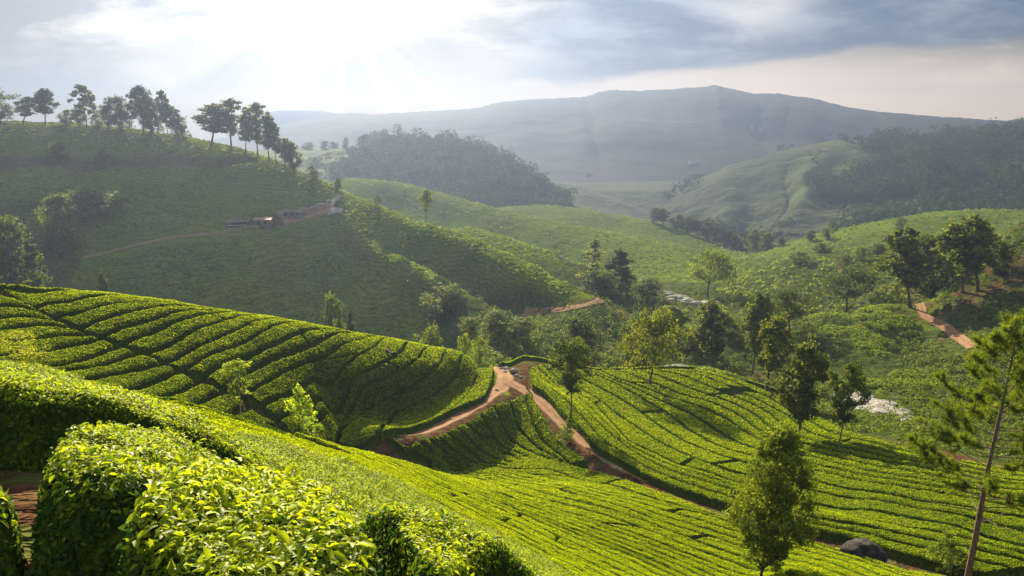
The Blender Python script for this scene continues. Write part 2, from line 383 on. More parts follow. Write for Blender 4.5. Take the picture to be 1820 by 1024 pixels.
# terrain: soil, grass, tea terraces and scrub by the masks written on the mesh
m,out=newmat('hillside'); P=worldpos(); x,y,z=sep(P)
na=noise(P,0.11,4.0,0.6); nb=noise(P,0.9,4.0,0.65); nc=noise(P,0.02,3.0,0.55)
soil=mixc(ss(nb,0.35,0.65),(0.042,0.022,0.013),(0.088,0.047,0.027))
soil=mixc(ss(noise(P,0.35,4.0),0.50,0.62),soil,(0.055,0.066,0.018))
lines=noise(comb(x*0.05,y*0.05,z*0.0),1.0,2.0)
wob=noise(comb(x*0.035,y*0.035,0.0),1.0,3.0)
rows=S.m('PINGPONG',z*0.85+wob*10.0+nb*1.0,0.5)
tea=mixc(ss(nb+na*0.5,0.55,0.95),(0.040,0.066,0.008),(0.095,0.130,0.010))
tea=mixc(ss(nc,0.38,0.62)*0.6,tea,(0.115,0.145,0.012))
tea=mixc(ss(rows,0.18,0.02)*0.32,tea,(0.018,0.030,0.008))
grass=mixc(ss(nb,0.3,0.7),(0.056,0.082,0.012),(0.095,0.125,0.016))
grass=mixc(ss(na,0.48,0.66),grass,(0.052,0.066,0.018))
scrub=mixc(ss(nb,0.32,0.68),(0.022,0.036,0.010),(0.062,0.082,0.018))
scrub=mixc(ss(na,0.56,0.70),scrub,(0.105,0.075,0.035))
c=mixc(attr('grass'),tea,grass); c=mixc(attr('scrub'),c,scrub); c=mixc(attr('soil'),c,soil)
hh=noise(P,0.75,5.0,0.7)*0.7+ss(rows,0.0,0.14)*0.35
pr=principled(c,1.0,0.0,bump(hh,0.9,0.9)); S.nt.links.new(pr.outputs[0],out.inputs[0]); M_TERRAIN=m
# far hills
def farmat(name,a,b,cx,sc,bd=9.0):
    m,out=newmat(name); P=worldpos()
    c=mixc(ss(noise(P,sc,5.0,0.62),0.35,0.65),a,b)
    c=mixc(ss(noise(P,sc*0.33,4.0,0.6),0.52,0.66),c,cx)
    pr=principled(c,0.95,0.03,bump(noise(P,sc*3.0,5.0,0.7),0.9,bd)); S.nt.links.new(pr.outputs[0],out.inputs[0]); return m
M_MOUNT=farmat('mountain_side',(0.008,0.014,0.016),(0.014,0.022,0.022),(0.020,0.027,0.022),0.006,1.5)
M_FARHILL=farmat('far_hillside',(0.020,0.034,0.012),(0.042,0.062,0.015),(0.070,0.094,0.018),0.012)
# rock, stone, roofs, cloth
def rockmat(name,a,b,sp,sc=3.0,bd=0.06):
    m,out=newmat(name); P=objcoord()
    c=mixc(ss(noise(P,sc,6.0,0.65),0.35,0.65),a,b)
    c=mixc(ss(noise(P,sc*3.1,4.0,0.7),0.60,0.72),c,sp)
    pr=principled(c,0.9,0.15,bump(noise(P,sc*2.2,6.0,0.7),0.9,bd)); S.nt.links.new(pr.outputs[0],out.inputs[0]); return m
M_BOULDER=rockmat('dark_granite',(0.012,0.011,0.010),(0.050,0.046,0.041),(0.15,0.14,0.12),2.8,0.16)
M_PALEROCK=rockmat('pale_rock',(0.11,0.10,0.088),(0.30,0.285,0.255),(0.05,0.045,0.038),2.2)
def plain(name,c,rough=0.8,spec=0.2,var=0.25,sc=4.0):
    m,out=newmat(name); P=objcoord(); k=tuple(v*(1-var) for v in c)
    cc=mixc(ss(noise(P,sc,4.0,0.6),0.3,0.7),k,c)
    pr=principled(cc,rough,spec); S.nt.links.new(pr.outputs[0],out.inputs[0]); return m
M_WHITEWALL=plain('limewash',(0.52,0.48,0.43))
M_GREYROOF=plain('grey_sheet',(0.12,0.115,0.11),0.85,0.1)
M_RUSTROOF=plain('rusty_sheet',(0.26,0.15,0.10),0.7)
M_BLUE=plain('blue_paint',(0.07,0.12,0.15),0.6)
M_DARK=plain('dark_opening',(0.012,0.012,0.012),0.9)
M_WOODGREY=plain('grey_timber',(0.13,0.11,0.09),0.9)
M_CONCRETE=plain('pale_concrete',(0.20,0.18,0.155),0.9)
M_ORANGE=plain('orange_cloth',(0.55,0.15,0.035),0.9)
M_SKIN=plain('skin',(0.17,0.085,0.05),0.6)
M_HAIR=plain('black_hair',(0.012,0.010,0.009),0.6)
M_DEADWOOD=barkmat('dead_wood',(0.060,0.048,0.038),(0.150,0.120,0.095))
M_PETAL=plain('white_petal',(0.80,0.78,0.72),0.7)
m,out=newmat('stream_water'); P=worldpos()
pr=principled((0.10,0.11,0.10),0.12,0.5,bump(noise(P,3.0,4.0,0.6),0.5,0.08)); S.nt.links.new(pr.outputs[0],out.inputs[0]); M_WATER=m
def smooth01(x,a,b):
    s=np.clip((x-a)/(b-a),0,1); return s*s*(3-2*s)
# ------------------------------------------------------------------ dirt tracks
def resample(P,step):
    P=np.asarray(P,float); d=np.r_[0,np.cumsum(np.linalg.norm(np.diff(P,axis=0),axis=1))]
    n=max(3,int(d[-1]/step)+1); s=np.linspace(0,d[-1],n)
    return np.stack([np.interp(s,d,P[:,k]) for k in range(P.shape[1])],1)
def smoothline(P,it=6):
    P=np.array(P,float)
    for _ in range(it): P[1:-1]=0.25*P[:-2]+0.5*P[1:-1]+0.25*P[2:]
    return P
def wline(pts):
    """traced line given as (px,py,distance along y) -> world xy"""
    o=[]
    for px,py,Y in pts:
        a,q=aq(px,py); o.append((float(a)*Y,Y))
    return np.array(o)
def castline(pts,h=0.0,ymin=2.5):
    Q=cast([a for a,b in pts],[b for a,b in pts],h,ymin); return Q[~np.isnan(Q[:,0])][:,:2]
RA=np.vstack([wline([(655,835,72)]),castline([(690,806),(740,772),(800,745),(850,718),(888,692),(903,676),(897,662),(886,654)],0,64),wline([(880,640,128),(876,640,136)])])
RB=castline([(903,680),(935,692),(970,722),(1000,752),(1050,795),(1100,830),(1190,868),(1280,892),(1440,942),(1640,990),(1780,1020)],0,40)
RA=smoothline(resample(RA,0.5),90); RB=smoothline(resample(RB,0.5),60)
def pt3(px,py,Y):
    a,q=aq(px,py); return np.array([float(a)*Y,Y,CZ-float(q)*Y])
# the tracks are cut into the slope: level the ground along a smoothed profile
_ga,_gy=np.meshgrid(GA,np.exp(GV),indexing='ij'); _gx=_ga*_gy
for L_,hw_ in ((RA,1.7),(RB,1.5)):
    zc=ground(L_[:,0],L_[:,1]); zz_=np.stack([zc,zc],1); zz_=smoothline(zz_,260)[:,0]
    box=(_gx>L_[:,0].min()-7)&(_gx<L_[:,0].max()+7)&(_gy>L_[:,1].min()-7)&(_gy<L_[:,1].max()+7)
    ii,jj=np.where(box); dmin=np.full(len(ii),1e9); zr=np.zeros(len(ii))
    for k in range(0,len(L_)):
        d_=np.hypot(_gx[ii,jj]-L_[k,0],_gy[ii,jj]-L_[k,1]); m_=d_<dmin; dmin[m_]=d_[m_]; zr[m_]=zz_[k]
    wgt=1-smooth01(dmin,hw_,hw_+3.4); zo=CZ-GQ[ii,jj]*_gy[ii,jj]
    GQ[ii,jj]=(CZ-(zo*(1-wgt)+zr*wgt))/_gy[ii,jj]
# the two lit spurs of the left hill fall away steeply on their near side
for L_,A_,flat_,far_ in ((np.array([pt3(*r)[:2] for r in RIDGE if r[0]>=645]),5.0,11.0,24.0),(np.array([pt3(*r)[:2] for r in SPUR]),5.5,14.0,44.0)):
    L_=smoothline(resample(L_,2.0),10); tg=np.gradient(L_,axis=0); tg/=np.linalg.norm(tg,axis=1)[:,None]
    box=(_gx>L_[:,0].min()-70)&(_gx<L_[:,0].max()+10)&(_gy>L_[:,1].min()-60)&(_gy<L_[:,1].max()+10)
    ii,jj=np.where(box); dmin=np.full(len(ii),1e9); sd=np.zeros(len(ii)); ends=np.zeros(len(ii))
    for k in range(len(L_)):
        ddx=_gx[ii,jj]-L_[k,0]; ddy=_gy[ii,jj]-L_[k,1]; d_=np.hypot(ddx,ddy); m_=d_<dmin
        dmin[m_]=d_[m_]; sd[m_]=(ddx*tg[k,1]-ddy*tg[k,0])[m_]; ends[m_]=min(k,len(L_)-1-k)*2.0
    near_=sd*np.sign((L_[0]*0+1)[0])
    drop=A_*smooth01(dmin,5.0,9.5)*(1-smooth01(dmin,flat_,far_))*smooth01(ends,0,18)*(near_>0)
    GQ[ii,jj]=(CZ-(CZ-GQ[ii,jj]*_gy[ii,jj]-drop))/_gy[ii,jj]
# ------------------------------------------------------------------ terrain sheet
ga=np.concatenate([np.linspace(-1.0,-0.70,40)[:-1],np.linspace(-0.70,0.70,740),np.linspace(0.70,1.0,40)[1:]])
gv=np.concatenate([np.linspace(math.log(2.0),math.log(140.0),480)[:-1],np.linspace(math.log(140.0),math.log(790.0),300)])
AA,VV=np.meshgrid(ga,gv,indexing='ij'); YY=np.exp(VV); XX=AA*YY
ZZ=ground(XX,YY)
def inpoly(px,py,poly):
    poly=np.asarray(poly,float); x,y=px,py; r=np.zeros(np.shape(x),bool); n=len(poly); j=n-1
    for i in range(n):
        xi,yi=poly[i]; xj,yj=poly[j]
        r^=((yi>y)!=(yj>y))&(x<(xj-xi)*(y-yi)/(yj-yi+1e-12)+xi); j=i
    return r
def topx(x,y,z):
    """reference-frame pixel of a world point, for choosing which ground cover grows where"""
    d=y*cP+(CZ-z)*sP; return 910+FPX*x/d, 512-FPX*((z-CZ)*cP+y*sP)/d
PX,PY=topx(XX,YY,ZZ)
nzs=fbm(XX/9,YY/9,5,3)
soil=1-smooth01(YY+nzs*8,118,140)
leftfield=(PX<905)&(YY>100)&(YY<190)
soil=np.where(leftfield,0,soil)
# brown dry slope on the right, terrace banks and the yard on the left hill
def near_line(pts,wid,h=0.0):
    Q=cast([a for a,b in pts],[b for a,b in pts],h); Q=Q[~np.isnan(Q[:,0])]
    d=np.full(XX.shape,1e9)
    for (x0,y0,_),(x1,y1,_) in zip(Q[:-1],Q[1:]):
        l2=(x1-x0)**2+(y1-y0)**2+1e-9; tt=np.clip(((XX-x0)*(x1-x0)+(YY-y0)*(y1-y0))/l2,0,1)
        d=np.minimum(d,np.hypot(XX-x0-tt*(x1-x0),YY-y0-tt*(y1-y0)))
    return 1-smooth01(d,wid*0.5,wid*1.3)
TERR1=[(-40,288),(120,289),(260,288),(380,291),(445,283)]
TERR2=[(160,456),(230,438),(310,422),(400,412),(455,405)]
dry=inpoly(PX,PY,[(1560,560),(1700,488),(1830,425),(1900,470),(1830,505),(1720,545),(1640,570)])&(YY>150)
soil=np.maximum(soil,np.where(dry,0.75*smooth01(fbm(XX/5,YY/5,9,3),-0.25,0.2),0))
soil=np.maximum(soil,0.85*near_line(TERR1,3.2))
soil=np.maximum(soil,0.7*near_line([(900,562),(980,553),(1060,540),(1082,528)],2.0))
yard=inpoly(PX,PY,[(395,405),(450,385),(535,372),(560,360),(600,355),(608,376),(560,388),(470,408)])&(YY>200)
soil=np.maximum(soil,np.where(yard,1.0,0))
grass=np.zeros_like(XX); 
grass=np.where((PX<640)&(YY>230)&(YY<400),smooth01(ZZ+nzs*6,86,93),0)
scrub=np.where((YY>140)&(YY<330)&(PX>780),smooth01(-(ZZ+nzs*5),-64,-58),0)
scrub=np.maximum(scrub,np.where((YY>100)&(YY<240)&(PX>1600),smooth01(PX+nzs*60,1640,1700),0))
scrub=np.maximum(scrub,np.where((YY>88)&(YY<200)&(PX>1480)&(PY>690)&(soil<0.95),1,0))
scrub=np.maximum(scrub,np.where((PX<330)&(YY>170)&(YY<300),smooth01(-(PX+nzs*90),-190,-90)*smooth01(-ZZ,-88,-76),0))
scrub=np.where((PX>1420)&(PX<1960)&(PY>690)&(YY>70)&(YY<150),np.maximum(scrub,smooth01(YY+nzs*8,78,88)),scrub)
soil=np.where((PX>1420)&(YY>70)&(YY<150)&~dry,soil*(1-smooth01(YY+nzs*8,78,88)),soil)
PATHS=[[(1615,542),(1640,560),(1680,580),(1708,602),(1730,618)],[(150,458),(230,438),(310,422),(400,412),(460,403)],[(930,556),(985,551),(1040,545),(1065,538),(1078,531)],[(586,364),(596,355),(607,347)],[(498,388),(530,382),(562,375),(592,369)]]
flat=np.zeros_like(XX)
for P_ in PATHS: flat=np.maximum(flat,near_line(P_,4.0))
lump=fbm(XX/1.7,YY/1.7,21,2)*0.5+fbm(XX/4.5,YY/4.5,22,2)*0.5
ZV=ZZ+np.where(YY>120,lump*smooth01(YY,120,170)*(1-soil)*(1-flat)*(0.9+0.8*scrub),0)
ZV=ZV+np.where(YY<120,fbm(XX/0.7,YY/0.7,31,3)*0.05,0)
ZV-= 0.9*near_line(TERR1,2.2)
TV=np.stack([XX,YY,ZV],-1).reshape(-1,3)
nA,nV=len(ga),len(gv)
terr=meshobj('terrain',TV,[gridfaces(nA,nV)[:,::-1]],M_TERRAIN,attrs={'soil':soil.ravel(),'grass':grass.ravel(),'scrub':scrub.ravel()})
tag(terr,kind='structure')
# ground under and behind the viewpoint, joining the sheet's near edge
xs=np.linspace(-40,40,41); 
bk=[]
for Yb in (2.0,1.0,-2.0,-8.0,-25.0):
    for x in xs:
        f=2.0; xx=np.clip(x,-2.0,2.0); zz=float(ground(xx,2.0))
        bk.append((x if Yb<2.0 else x, Yb, zz-(abs(x)-2.0)*0.04*(abs(x)>2)+(2.0-Yb)*0.03-0.02))
gb=meshobj('ground',np.array(bk),[gridfaces(5,41)],M_TERRAIN,attrs={'soil':np.ones(len(bk)),'grass':np.zeros(len(bk)),'scrub':np.zeros(len(bk))})
tag(gb,kind='structure')
def track(name,xy,width,mat=M_ROAD,lift=0.07,taper=None,wob=0.25):
    L=smoothline(resample(xy,0.6),8); n=len(L)
    tg=np.gradient(L,axis=0); tg/=np.linalg.norm(tg,axis=1)[:,None]; nr=np.stack([-tg[:,1],tg[:,0]],1)
    wv=np.broadcast_to(np.asarray(width if taper is None else np.linspace(width,taper,n)),(n,))
    ts=np.linspace(-1,1,15); s=np.arange(n)*0.6
    off=ts[None]*wv[:,None]*0.5*(1+wob*fbm(s/2.3,s*0+3,41,3))[:,None]
    X=L[:,0][:,None]+nr[:,0][:,None]*off; Y=L[:,1][:,None]+nr[:,1][:,None]*off
    rutm=np.exp(-((np.abs(ts)-0.50)/0.17)**2)[None]*np.ones((n,1))
    Z=ground(X,Y)+lift-0.05*rutm+0.02*fbm(X*2,Y*2,44,2)
    Z[:,0]-=0.25; Z[:,-1]-=0.25
    vg=np.clip(np.abs(ts)[None]*1.0-0.70+0.9*vnoise(X*1.3,Y*1.3,45),0,1)*2.2+0.8*np.exp(-(ts/0.12)**2)[None]*(vnoise(X*0.6,Y*0.6,46)>0.1)
    o=meshobj(name,np.stack([X,Y,Z],-1).reshape(-1,3),[gridfaces(n,15)],mat,attrs={'rut':rutm.ravel(),'verge':np.clip(vg,0,1).ravel()})
    tag(o,kind='structure'); return o
track('dirt_road',RA,2.4)
track('dirt_road',RB,2.1,lift=0.085)
for P_,w_,m_ in zip(PATHS,(2.1,1.3,2.0,1.8,6.5),(M_ROAD,M_ROAD,M_ROAD,M_CONCRETE,M_ROAD)):
    track('footpath' if w_<4 else 'earth_yard',castline(P_),w_,m_,lift=0.16)
# ------------------------------------------------------------------ far hills and the mountain
def pt(px,py,Y):
    a,q=aq(px,py); return np.array([float(a)*Y,Y,CZ-float(q)*Y])
def loft(name,foot,crest,back,mat,rough,sc,seed,ns=260,nt=90,power=1.25,gully=0.0,crestn=0.0):
    def rs(L):
        P=np.array([pt(*a) for a in L]); d=np.r_[0,np.cumsum(np.hypot(np.diff(P[:,0]),np.diff(P[:,1])))]; s=np.linspace(0,d[-1],ns)
        return smoothline(np.stack([np.interp(s,d,P[:,k]) for k in range(3)],1),1)
    F,C_,B=rs(foot),rs(crest),rs(back)
    t1=np.r_[0,np.linspace(0,1,nt-1)]; G=[]
    for k in t1:
        h=1-(1-k)**power
        P=F+(C_-F)*k; P[:,2]=F[:,2]+(C_[:,2]-F[:,2])*(h*0.55+0.45*k*k*(3-2*k)); G.append(P)
    for k in np.linspace(0,1,14)[1:]:
        P=C_+(B-C_)*k; P[:,2]=C_[:,2]+(B[:,2]-C_[:,2])*k**1.4; G.append(P)
    G[0]=G[0]-np.array([0,25.0,40.0]); G=np.array(G); x,y=G[...,0],G[...,1]
    amp=np.r_[np.sin(np.pi*t1*0.92+0.08)**0.7*(1-0.75*t1**3),np.linspace(0.3,1,13)][:,None]
    G[...,2]+=amp*rough*fbm(x/sc,y/sc,seed,5)
    if gully:
        u=np.linspace(0,1,ns)[None]*np.ones((len(G),1)); g=np.abs(vnoise(u*ns*0.055+fbm(x/sc,y/sc,seed+9,2)*0.9,y*0+seed,seed+3))
        G[...,2]-=amp*gully*(0.5-g)*2*np.r_[np.sin(np.pi*t1)**0.8,np.zeros(13)][:,None]
    G[...,2]+=crestn*np.r_[t1**2,np.linspace(1,0.3,13)][:,None]*np.maximum(fbm(x/9.0,y/9.0,seed+40,3),-0.1)
    o=meshobj(name,G.reshape(-1,3),[gridfaces(len(G),ns)],mat); tag(o,kind='structure'); return o,G
vf=np.meshgrid(np.linspace(-3000,3000,121),np.linspace(660,2400,80),indexing='ij')
VZ=np.interp(vf[1],[660,800,985,1100,1200,2400],[-14,-4,44,48,50,50])+fbm(vf[0]/140,vf[1]/140,91,4)*5
tag(meshobj('valley_floor',np.stack([vf[0],vf[1],VZ],-1).reshape(-1,3),[gridfaces(121,80)],M_FARHILL),kind='structure')
mount,GM=loft('mountain',
  [(330,330,986),(560,330,1058),(900,335,1095),(1240,330,1132),(1560,300,1168),(1990,280,1168)],
  [(330,290,1898),(430,255,1898),(500,224,1898),(560,209,1898),(620,201,1898),(660,204,1898),(730,200,1898),(800,196,1898),(850,193,1898),(880,184,1898),(930,179,1898),(985,176,1898),(1040,173,1898),(1065,164,1898),(1090,160,1898),(1130,162,1898),(1180,160,1898),(1225,157,1898),(1250,156,1898),(1270,152,1898),(1290,157,1898),(1340,168,1898),(1385,168,1898),(1410,173,1898),(1440,175,1898),(1475,184,1898),(1510,193,1898),(1560,200,1898),(1640,206,1898),(1740,213,1898),(1850,221,1898),(1990,230,1898)],
  [(330,300,2409),(900,300,2482),(1270,300,2482),(1990,300,2409)],M_MOUNT,20,240,3,ns=700,nt=120,gully=5,crestn=3.5)
rng_far,_=loft('distant_range',
  [(300,260,2117),(700,260,2117),(1300,262,2117),(2100,262,2117)],
  [(300,262,2372),(420,240,2372),(455,206,2372),(490,196,2372),(560,196,2372),(700,215,2372),(1000,230,2372),(1500,230,2372),(1760,226,2372),(1800,212,2372),(1840,208,2372),(1990,206,2372)],
  [(300,280,2555),(1000,280,2555),(2100,280,2555)],M_MOUNT,8,220,12,ns=140,nt=40)
woodhill,GW=loft('wooded_hill',
  [(440,352,600),(560,352,600),(700,366,610),(800,384,620),(900,394,640),(1010,402,660)],
  [(440,268,780),(540,264,790),(620,260,795),(700,257,800),(770,256,800),(820,264,790),(860,276,780),(905,296,765),(950,326,745),(990,352,735),(1040,372,720)],
  [(440,330,960),(700,330,960),(900,360,930),(1050,385,880)],M_FARHILL,9,60,31,ns=200,nt=60)
misty,_=loft('far_hill',
  [(860,372,800),(1000,386,790),(1180,400,800),(1300,420,780)],
  [(860,345,960),(960,328,960),(985,324,960),(1040,334,955),(1080,348,950),(1130,366,940),(1200,388,930),(1300,410,900)],
  [(860,380,1150),(1040,380,1150),(1300,420,1100)],M_FARHILL,6,80,41,ns=120,nt=40)
rhill,GR=loft('forested_hill',
  [(1120,420,640),(1200,428,640),(1300,432,650),(1420,436,650),(1560,436,640),(1700,432,640),(2000,436,640)],
  [(1120,385,1000),(1180,352,1000),(1215,334,1000),(1260,312,1000),(1300,296,1000),(1340,284,1000),(1370,275,1000),(1405,265,1000),(1440,257,1000),(1480,250,1000),(1520,249,1000),(1560,251,1000),(1620,255,1000),(1650,252,1000),(1690,248,1000),(1740,244,1000),(1790,243,1000),(1850,244,1000),(2000,250,1000)],
  [(1120,420,1300),(1500,330,1350),(2000,330,1300)],M_FARHILL,26,120,57,ns=300,nt=110,power=1.0,gully=30)
# ------------------------------------------------------------------ tea hedges
RNG=np.random.default_rng(7)
def leafcards(P,N,L,ratio,rng,fold=False,tilt=0.9,tilt_dir=None):
    """rhombic leaves at P: returns verts,(faces list)"""
    n=len(P); N=N+tilt*rng.normal(size=(n,3))*0.6; N/=np.linalg.norm(N,axis=1)[:,None]+1e-9
    r=rng.normal(size=(n,3))
    if tilt_dir is not None: r=r*0.7+tilt_dir
    T=r-(r*N).sum(1)[:,None]*N; T/=np.linalg.norm(T,axis=1)[:,None]+1e-9
    B=np.cross(N,T); L=L[:,None]; W=L*ratio*0.5
    if not fold:
        V=np.stack([P-T*L*0.5,P+B*W-N*W*0.15,P+T*L*0.5-N*L*0.12,P-B*W-N*W*0.15],1)
        i=np.arange(n)[:,None]*4
        return V.reshape(-1,3),[i+np.array([[0,1,2,3]])],4
    k=[(-0.5,0,0.0),(-0.22,0.8,0.10),(0.12,0.95,0.12),(0.5,0,-0.16),(0.12,-0.95,0.12),(-0.22,-0.8,0.10),(-0.2,0,0.0),(0.14,0,-0.02)]
    V=np.stack([P+T*L*a+B*W*b+N*L*c_ for a,b,c_ in k],1)
    i=np.arange(n)[:,None]*8
    q=np.concatenate([i+np.array([[6,7,2,1]]),i+np.array([[7,6,5,4]])]); tr=np.concatenate([i+np.array([[0,6,1]]),i+np.array([[0,5,6]]),i+np.array([[7,3,2]]),i+np.array([[7,4,3]])])
    return V.reshape(-1,3),[q,tr],8
def polyres(P,n):
    d=np.r_[0,np.cumsum(np.linalg.norm(np.diff(P,axis=0),axis=1))]; s=np.linspace(0,d[-1],n)
    return np.stack([np.interp(s,d,P[:,k]) for k in range(2)],1)
def hedge(name,A,B,H=0.85,inset=0.22,cover=0.55,label=None,group=None,endround=0.5,cut=(0,1),near=False,step=None,leaf=None,wob=1.1,hn=0.16,rise=0.0,Rr=0.36,bodytint=0.0):
    """a clipped hedge between two ground lines A and B (world xy polylines)"""
    la=np.linalg.norm(np.diff(A,axis=0),axis=1).sum(); Ym=0.5*(A[:,1].mean()+B[:,1].mean())
    step=step or float(np.clip(Ym*0.0036,0.06,0.32))
    n=max(6,int(la*(cut[1]-cut[0])/step))
    s0=np.linspace(cut[0],cut[1],n)
    A_=polyres(A,400); B_=polyres(B,400)
    f=lambda P:np.stack([np.interp(s0,np.linspace(0,1,400),P[:,k]) for k in range(2)],1)
    A_,B_=smoothline(f(A_),2),smoothline(f(B_),2)
    wid=np.linalg.norm(B_-A_,axis=1); mid=0.5*(A_+B_)
    ds=np.r_[0,np.cumsum(np.linalg.norm(np.diff(mid,axis=0),axis=1))]; tot=ds[-1]
    wm=float(np.median(wid))
    if wm<0.5 or tot<0.8: return None
    nt=int(np.clip(wm/step,9,26))
    x=np.linspace(-1,1,nt); tt=0.5+0.5*np.sign(x)*(1-(1-np.abs(x))**1.35)
    g=np.minimum(inset,0.2*wid)
    # wandering edges
    ga_=g*(1+wob*fbm(ds/1.1,ds*0+A[0,0],61,3)); gb_=g*(1+wob*fbm(ds/1.1,ds*0+B[0,0]+50,62,3))
    fa=ga_/np.maximum(wid,1e-3); fb=1-gb_/np.maximum(wid,1e-3)
    T=fa[:,None]+(fb-fa)[:,None]*tt[None]
    XY=A_[:,None]*(1-T[...,None])+B_[:,None]*T[...,None]
    wv=(wid-ga_-gb_)[:,None]
    de=np.minimum(tt[None]*wv,(1-tt[None])*wv)
    dend=np.minimum(ds,tot-ds)[:,None]+0*de
    Rr_=np.minimum(Rr,wv*0.45)
    u=np.clip(de/Rr_,0,1); v=np.clip(dend/max(endround,1e-3),0,1)
    w_=np.sqrt(np.clip((1-u)**2+(1-v)**2,0,None)); prof=np.clip(1-np.clip(w_,0,1)**3.0,0,1)**0.42
    prof=np.where(w_>=1,0,prof)
    X,Y=XY[...,0],XY[...,1]
    Z=ground(X,Y)
    hl=H*(1+hn*fbm(X/1.6,Y/1.6,71,3)+0.10*vnoise(X/0.45,Y/0.45,72))+rise*np.sin(np.pi*tt)[None]
    if near: hl=hl+0.10*fbm(X/0.55,Y/0.55,73,3)
    Z=Z-0.06+hl*prof
    if near:
        sd=1-np.clip(de/0.5,0,1); o1=0.16*fbm(X/0.35+Z/0.4,Y/0.35,74,3); sg=np.where(tt<0.5,-1.0,1.0)[None]
        dv=(B_-A_)/np.maximum(wid,1e-3)[:,None]; X=X+dv[:,0][:,None]*sg*sd*o1*1.6; Y=Y+dv[:,1][:,None]*sg*sd*o1*1.6
    jit=step*0.20*(prof>0.05)
    X=X+RNG.normal(size=X.shape)*jit*0.5; Y=Y+RNG.normal(size=X.shape)*jit*0.5; Z=Z+RNG.normal(size=X.shape)*jit*0.35
    V=np.stack([X,Y,Z],-1); G=V.reshape(-1,3); F=gridfaces(n,nt)
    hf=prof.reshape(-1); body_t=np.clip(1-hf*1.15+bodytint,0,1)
    # leaves
    q=G[F]; e1=q[:,2]-q[:,0]; e2=q[:,3]-q[:,1]; nv=np.cross(e1,e2); ar=np.linalg.norm(nv,axis=1)*0.5; nv/=(ar[:,None]*2+1e-9)
    if nv[:,2].mean()<0: nv=-nv; F=F[:,::-1]; q=G[F]
    Yf=q[:,:,1].mean(1); ls=leaf or np.clip(Yf*0.00155,0.055,0.24)
    num=cover*ar/(ls*ls*0.25)*np.clip(0.25+hf[F].mean(1)*0.95,0,1.1)
    k=RNG.poisson(num); idx=np.repeat(np.arange(len(F)),k); m_=len(idx)
    a=RNG.random(m_)[:,None]; b=RNG.random(m_)[:,None]; qq=q[idx]
    P=(qq[:,0]*(1-a)+qq[:,1]*a)*(1-b)+(qq[:,3]*(1-a)+qq[:,2]*a)*b
    N=nv[idx]; pf=hf[F].mean(1)[idx]
    LS=(ls if np.isscalar(ls) else ls[idx])*RNG.uniform(0.55,1.45,m_)*(np.where(RNG.random(m_)<0.12,1.35,1.0) if near else 1.0)
    P=P+N*(LS*(RNG.uniform(-0.1,0.55,m_)+(np.where((RNG.random(m_)<0.12)&(N[:,2]>0.75),RNG.uniform(0.4,1.1,m_),0) if near else 0)))[:,None]
    patch=fbm(P[:,0]/0.9,P[:,1]/0.9,83,3)
    hv=RNG.normal()*0.07
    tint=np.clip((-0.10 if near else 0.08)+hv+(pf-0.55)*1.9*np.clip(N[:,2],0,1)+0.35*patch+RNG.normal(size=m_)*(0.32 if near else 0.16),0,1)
    nz=np.clip(N[:,2],0,1); sh=N*1.0; sh[:,2]+=0.25*nz
    up=np.array([0,0,1.0])[None]*(nz*1.1-0.25*(1-nz))[:,None]
    fold=bool(near)
    LV,LF,per=leafcards(P,sh,LS,0.5 if not fold else 0.46,RNG,fold,0.95,up)
    verts=np.concatenate([G,LV]); off=len(G)
    faces=[F]+[f+off for f in LF]; mi=[0]+[1]*len(LF)
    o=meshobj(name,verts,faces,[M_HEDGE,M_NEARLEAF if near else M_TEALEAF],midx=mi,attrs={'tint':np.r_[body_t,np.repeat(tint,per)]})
    tag(o,label,'hedge' if not near else 'tea bush',group); return o
def lines_world(pxl,h=0.85,ext0=0.0,ext1=0.0,ymin=2.5):
    Q=cast([a for a,b in pxl],[b for a,b in pxl],h,ymin); Q=Q[~np.isnan(Q[:,0])][:,:2]
    if len(Q)<2: return None
    keep=[Q[0]]
    for k in range(1,len(Q)):
        # a traced point that slips over a crest would land far beyond it
        if np.linalg.norm(Q[k]-keep[-1])<26: keep.append(Q[k])
    Q=np.array(keep)
    if len(Q)<2: return None
    if ext1: d=Q[-1]-Q[-2]; Q=np.vstack([Q,Q[-1]+d/np.linalg.norm(d)*ext1])
    if ext0: d=Q[0]-Q[1]; Q=np.vstack([Q[0]+d/np.linalg.norm(d)*ext0,Q])
    return smoothline(resample(Q,0.8),2)
def lerp_line(A,B,f,n=160): return polyres(A,n)*(1-f)+polyres(B,n)*f
# --- rounded middle hill, upper rows (above the zigzag path)
UP=[[(0,511),(45,524),(110,515)],
 [(60,545),(155,526),(208,522)],
 [(98,560),(178,543),(260,536),(330,538)],
 [(143,579),(208,556),(278,542),(330,542),(370,546)],
 [(182,595),(237,573),(297,556),(364,549),(410,551)],
 [(219,608),(282,582),(334,563),(386,554),(430,554)],
 [(260,621),(327,595),(390,570),(423,560),(464,558)],
 [(293,640),(371,606),(419,586),(438,575),(479,565),(510,564)],
 [(327,653),(408,615),(456,591),(482,577),(538,572),(565,575)],
 [(364,662),(438,630),(501,602),(527,591),(564,582),(588,583)],
 [(397,688),(439,657),(480,639),(525,622),(569,602),(596,590)],
 [(432,692),(498,663),(558,639),(614,611),(645,592)],
 [(466,715),(525,692),(563,671),(621,641),(665,615),(680,600)],
 [(493,740),(565,704),(620,679),(658,658),(699,636),(716,621),(722,608)],
 [(525,775),(576,735),(633,704),(682,677),(719,654),(745,636),(757,616)],
 [(597,782),(609,755),(641,733),(687,709),(731,684),(760,665),(782,645),(789,626)],
 [(675,770),(695,738),(738,716),(770,704),(794,684),(812,663),(818,634)],
 [(800,728),(838,692),(850,665),(848,642)],
 [(862,702),(872,680),(877,658),(876,648)]]
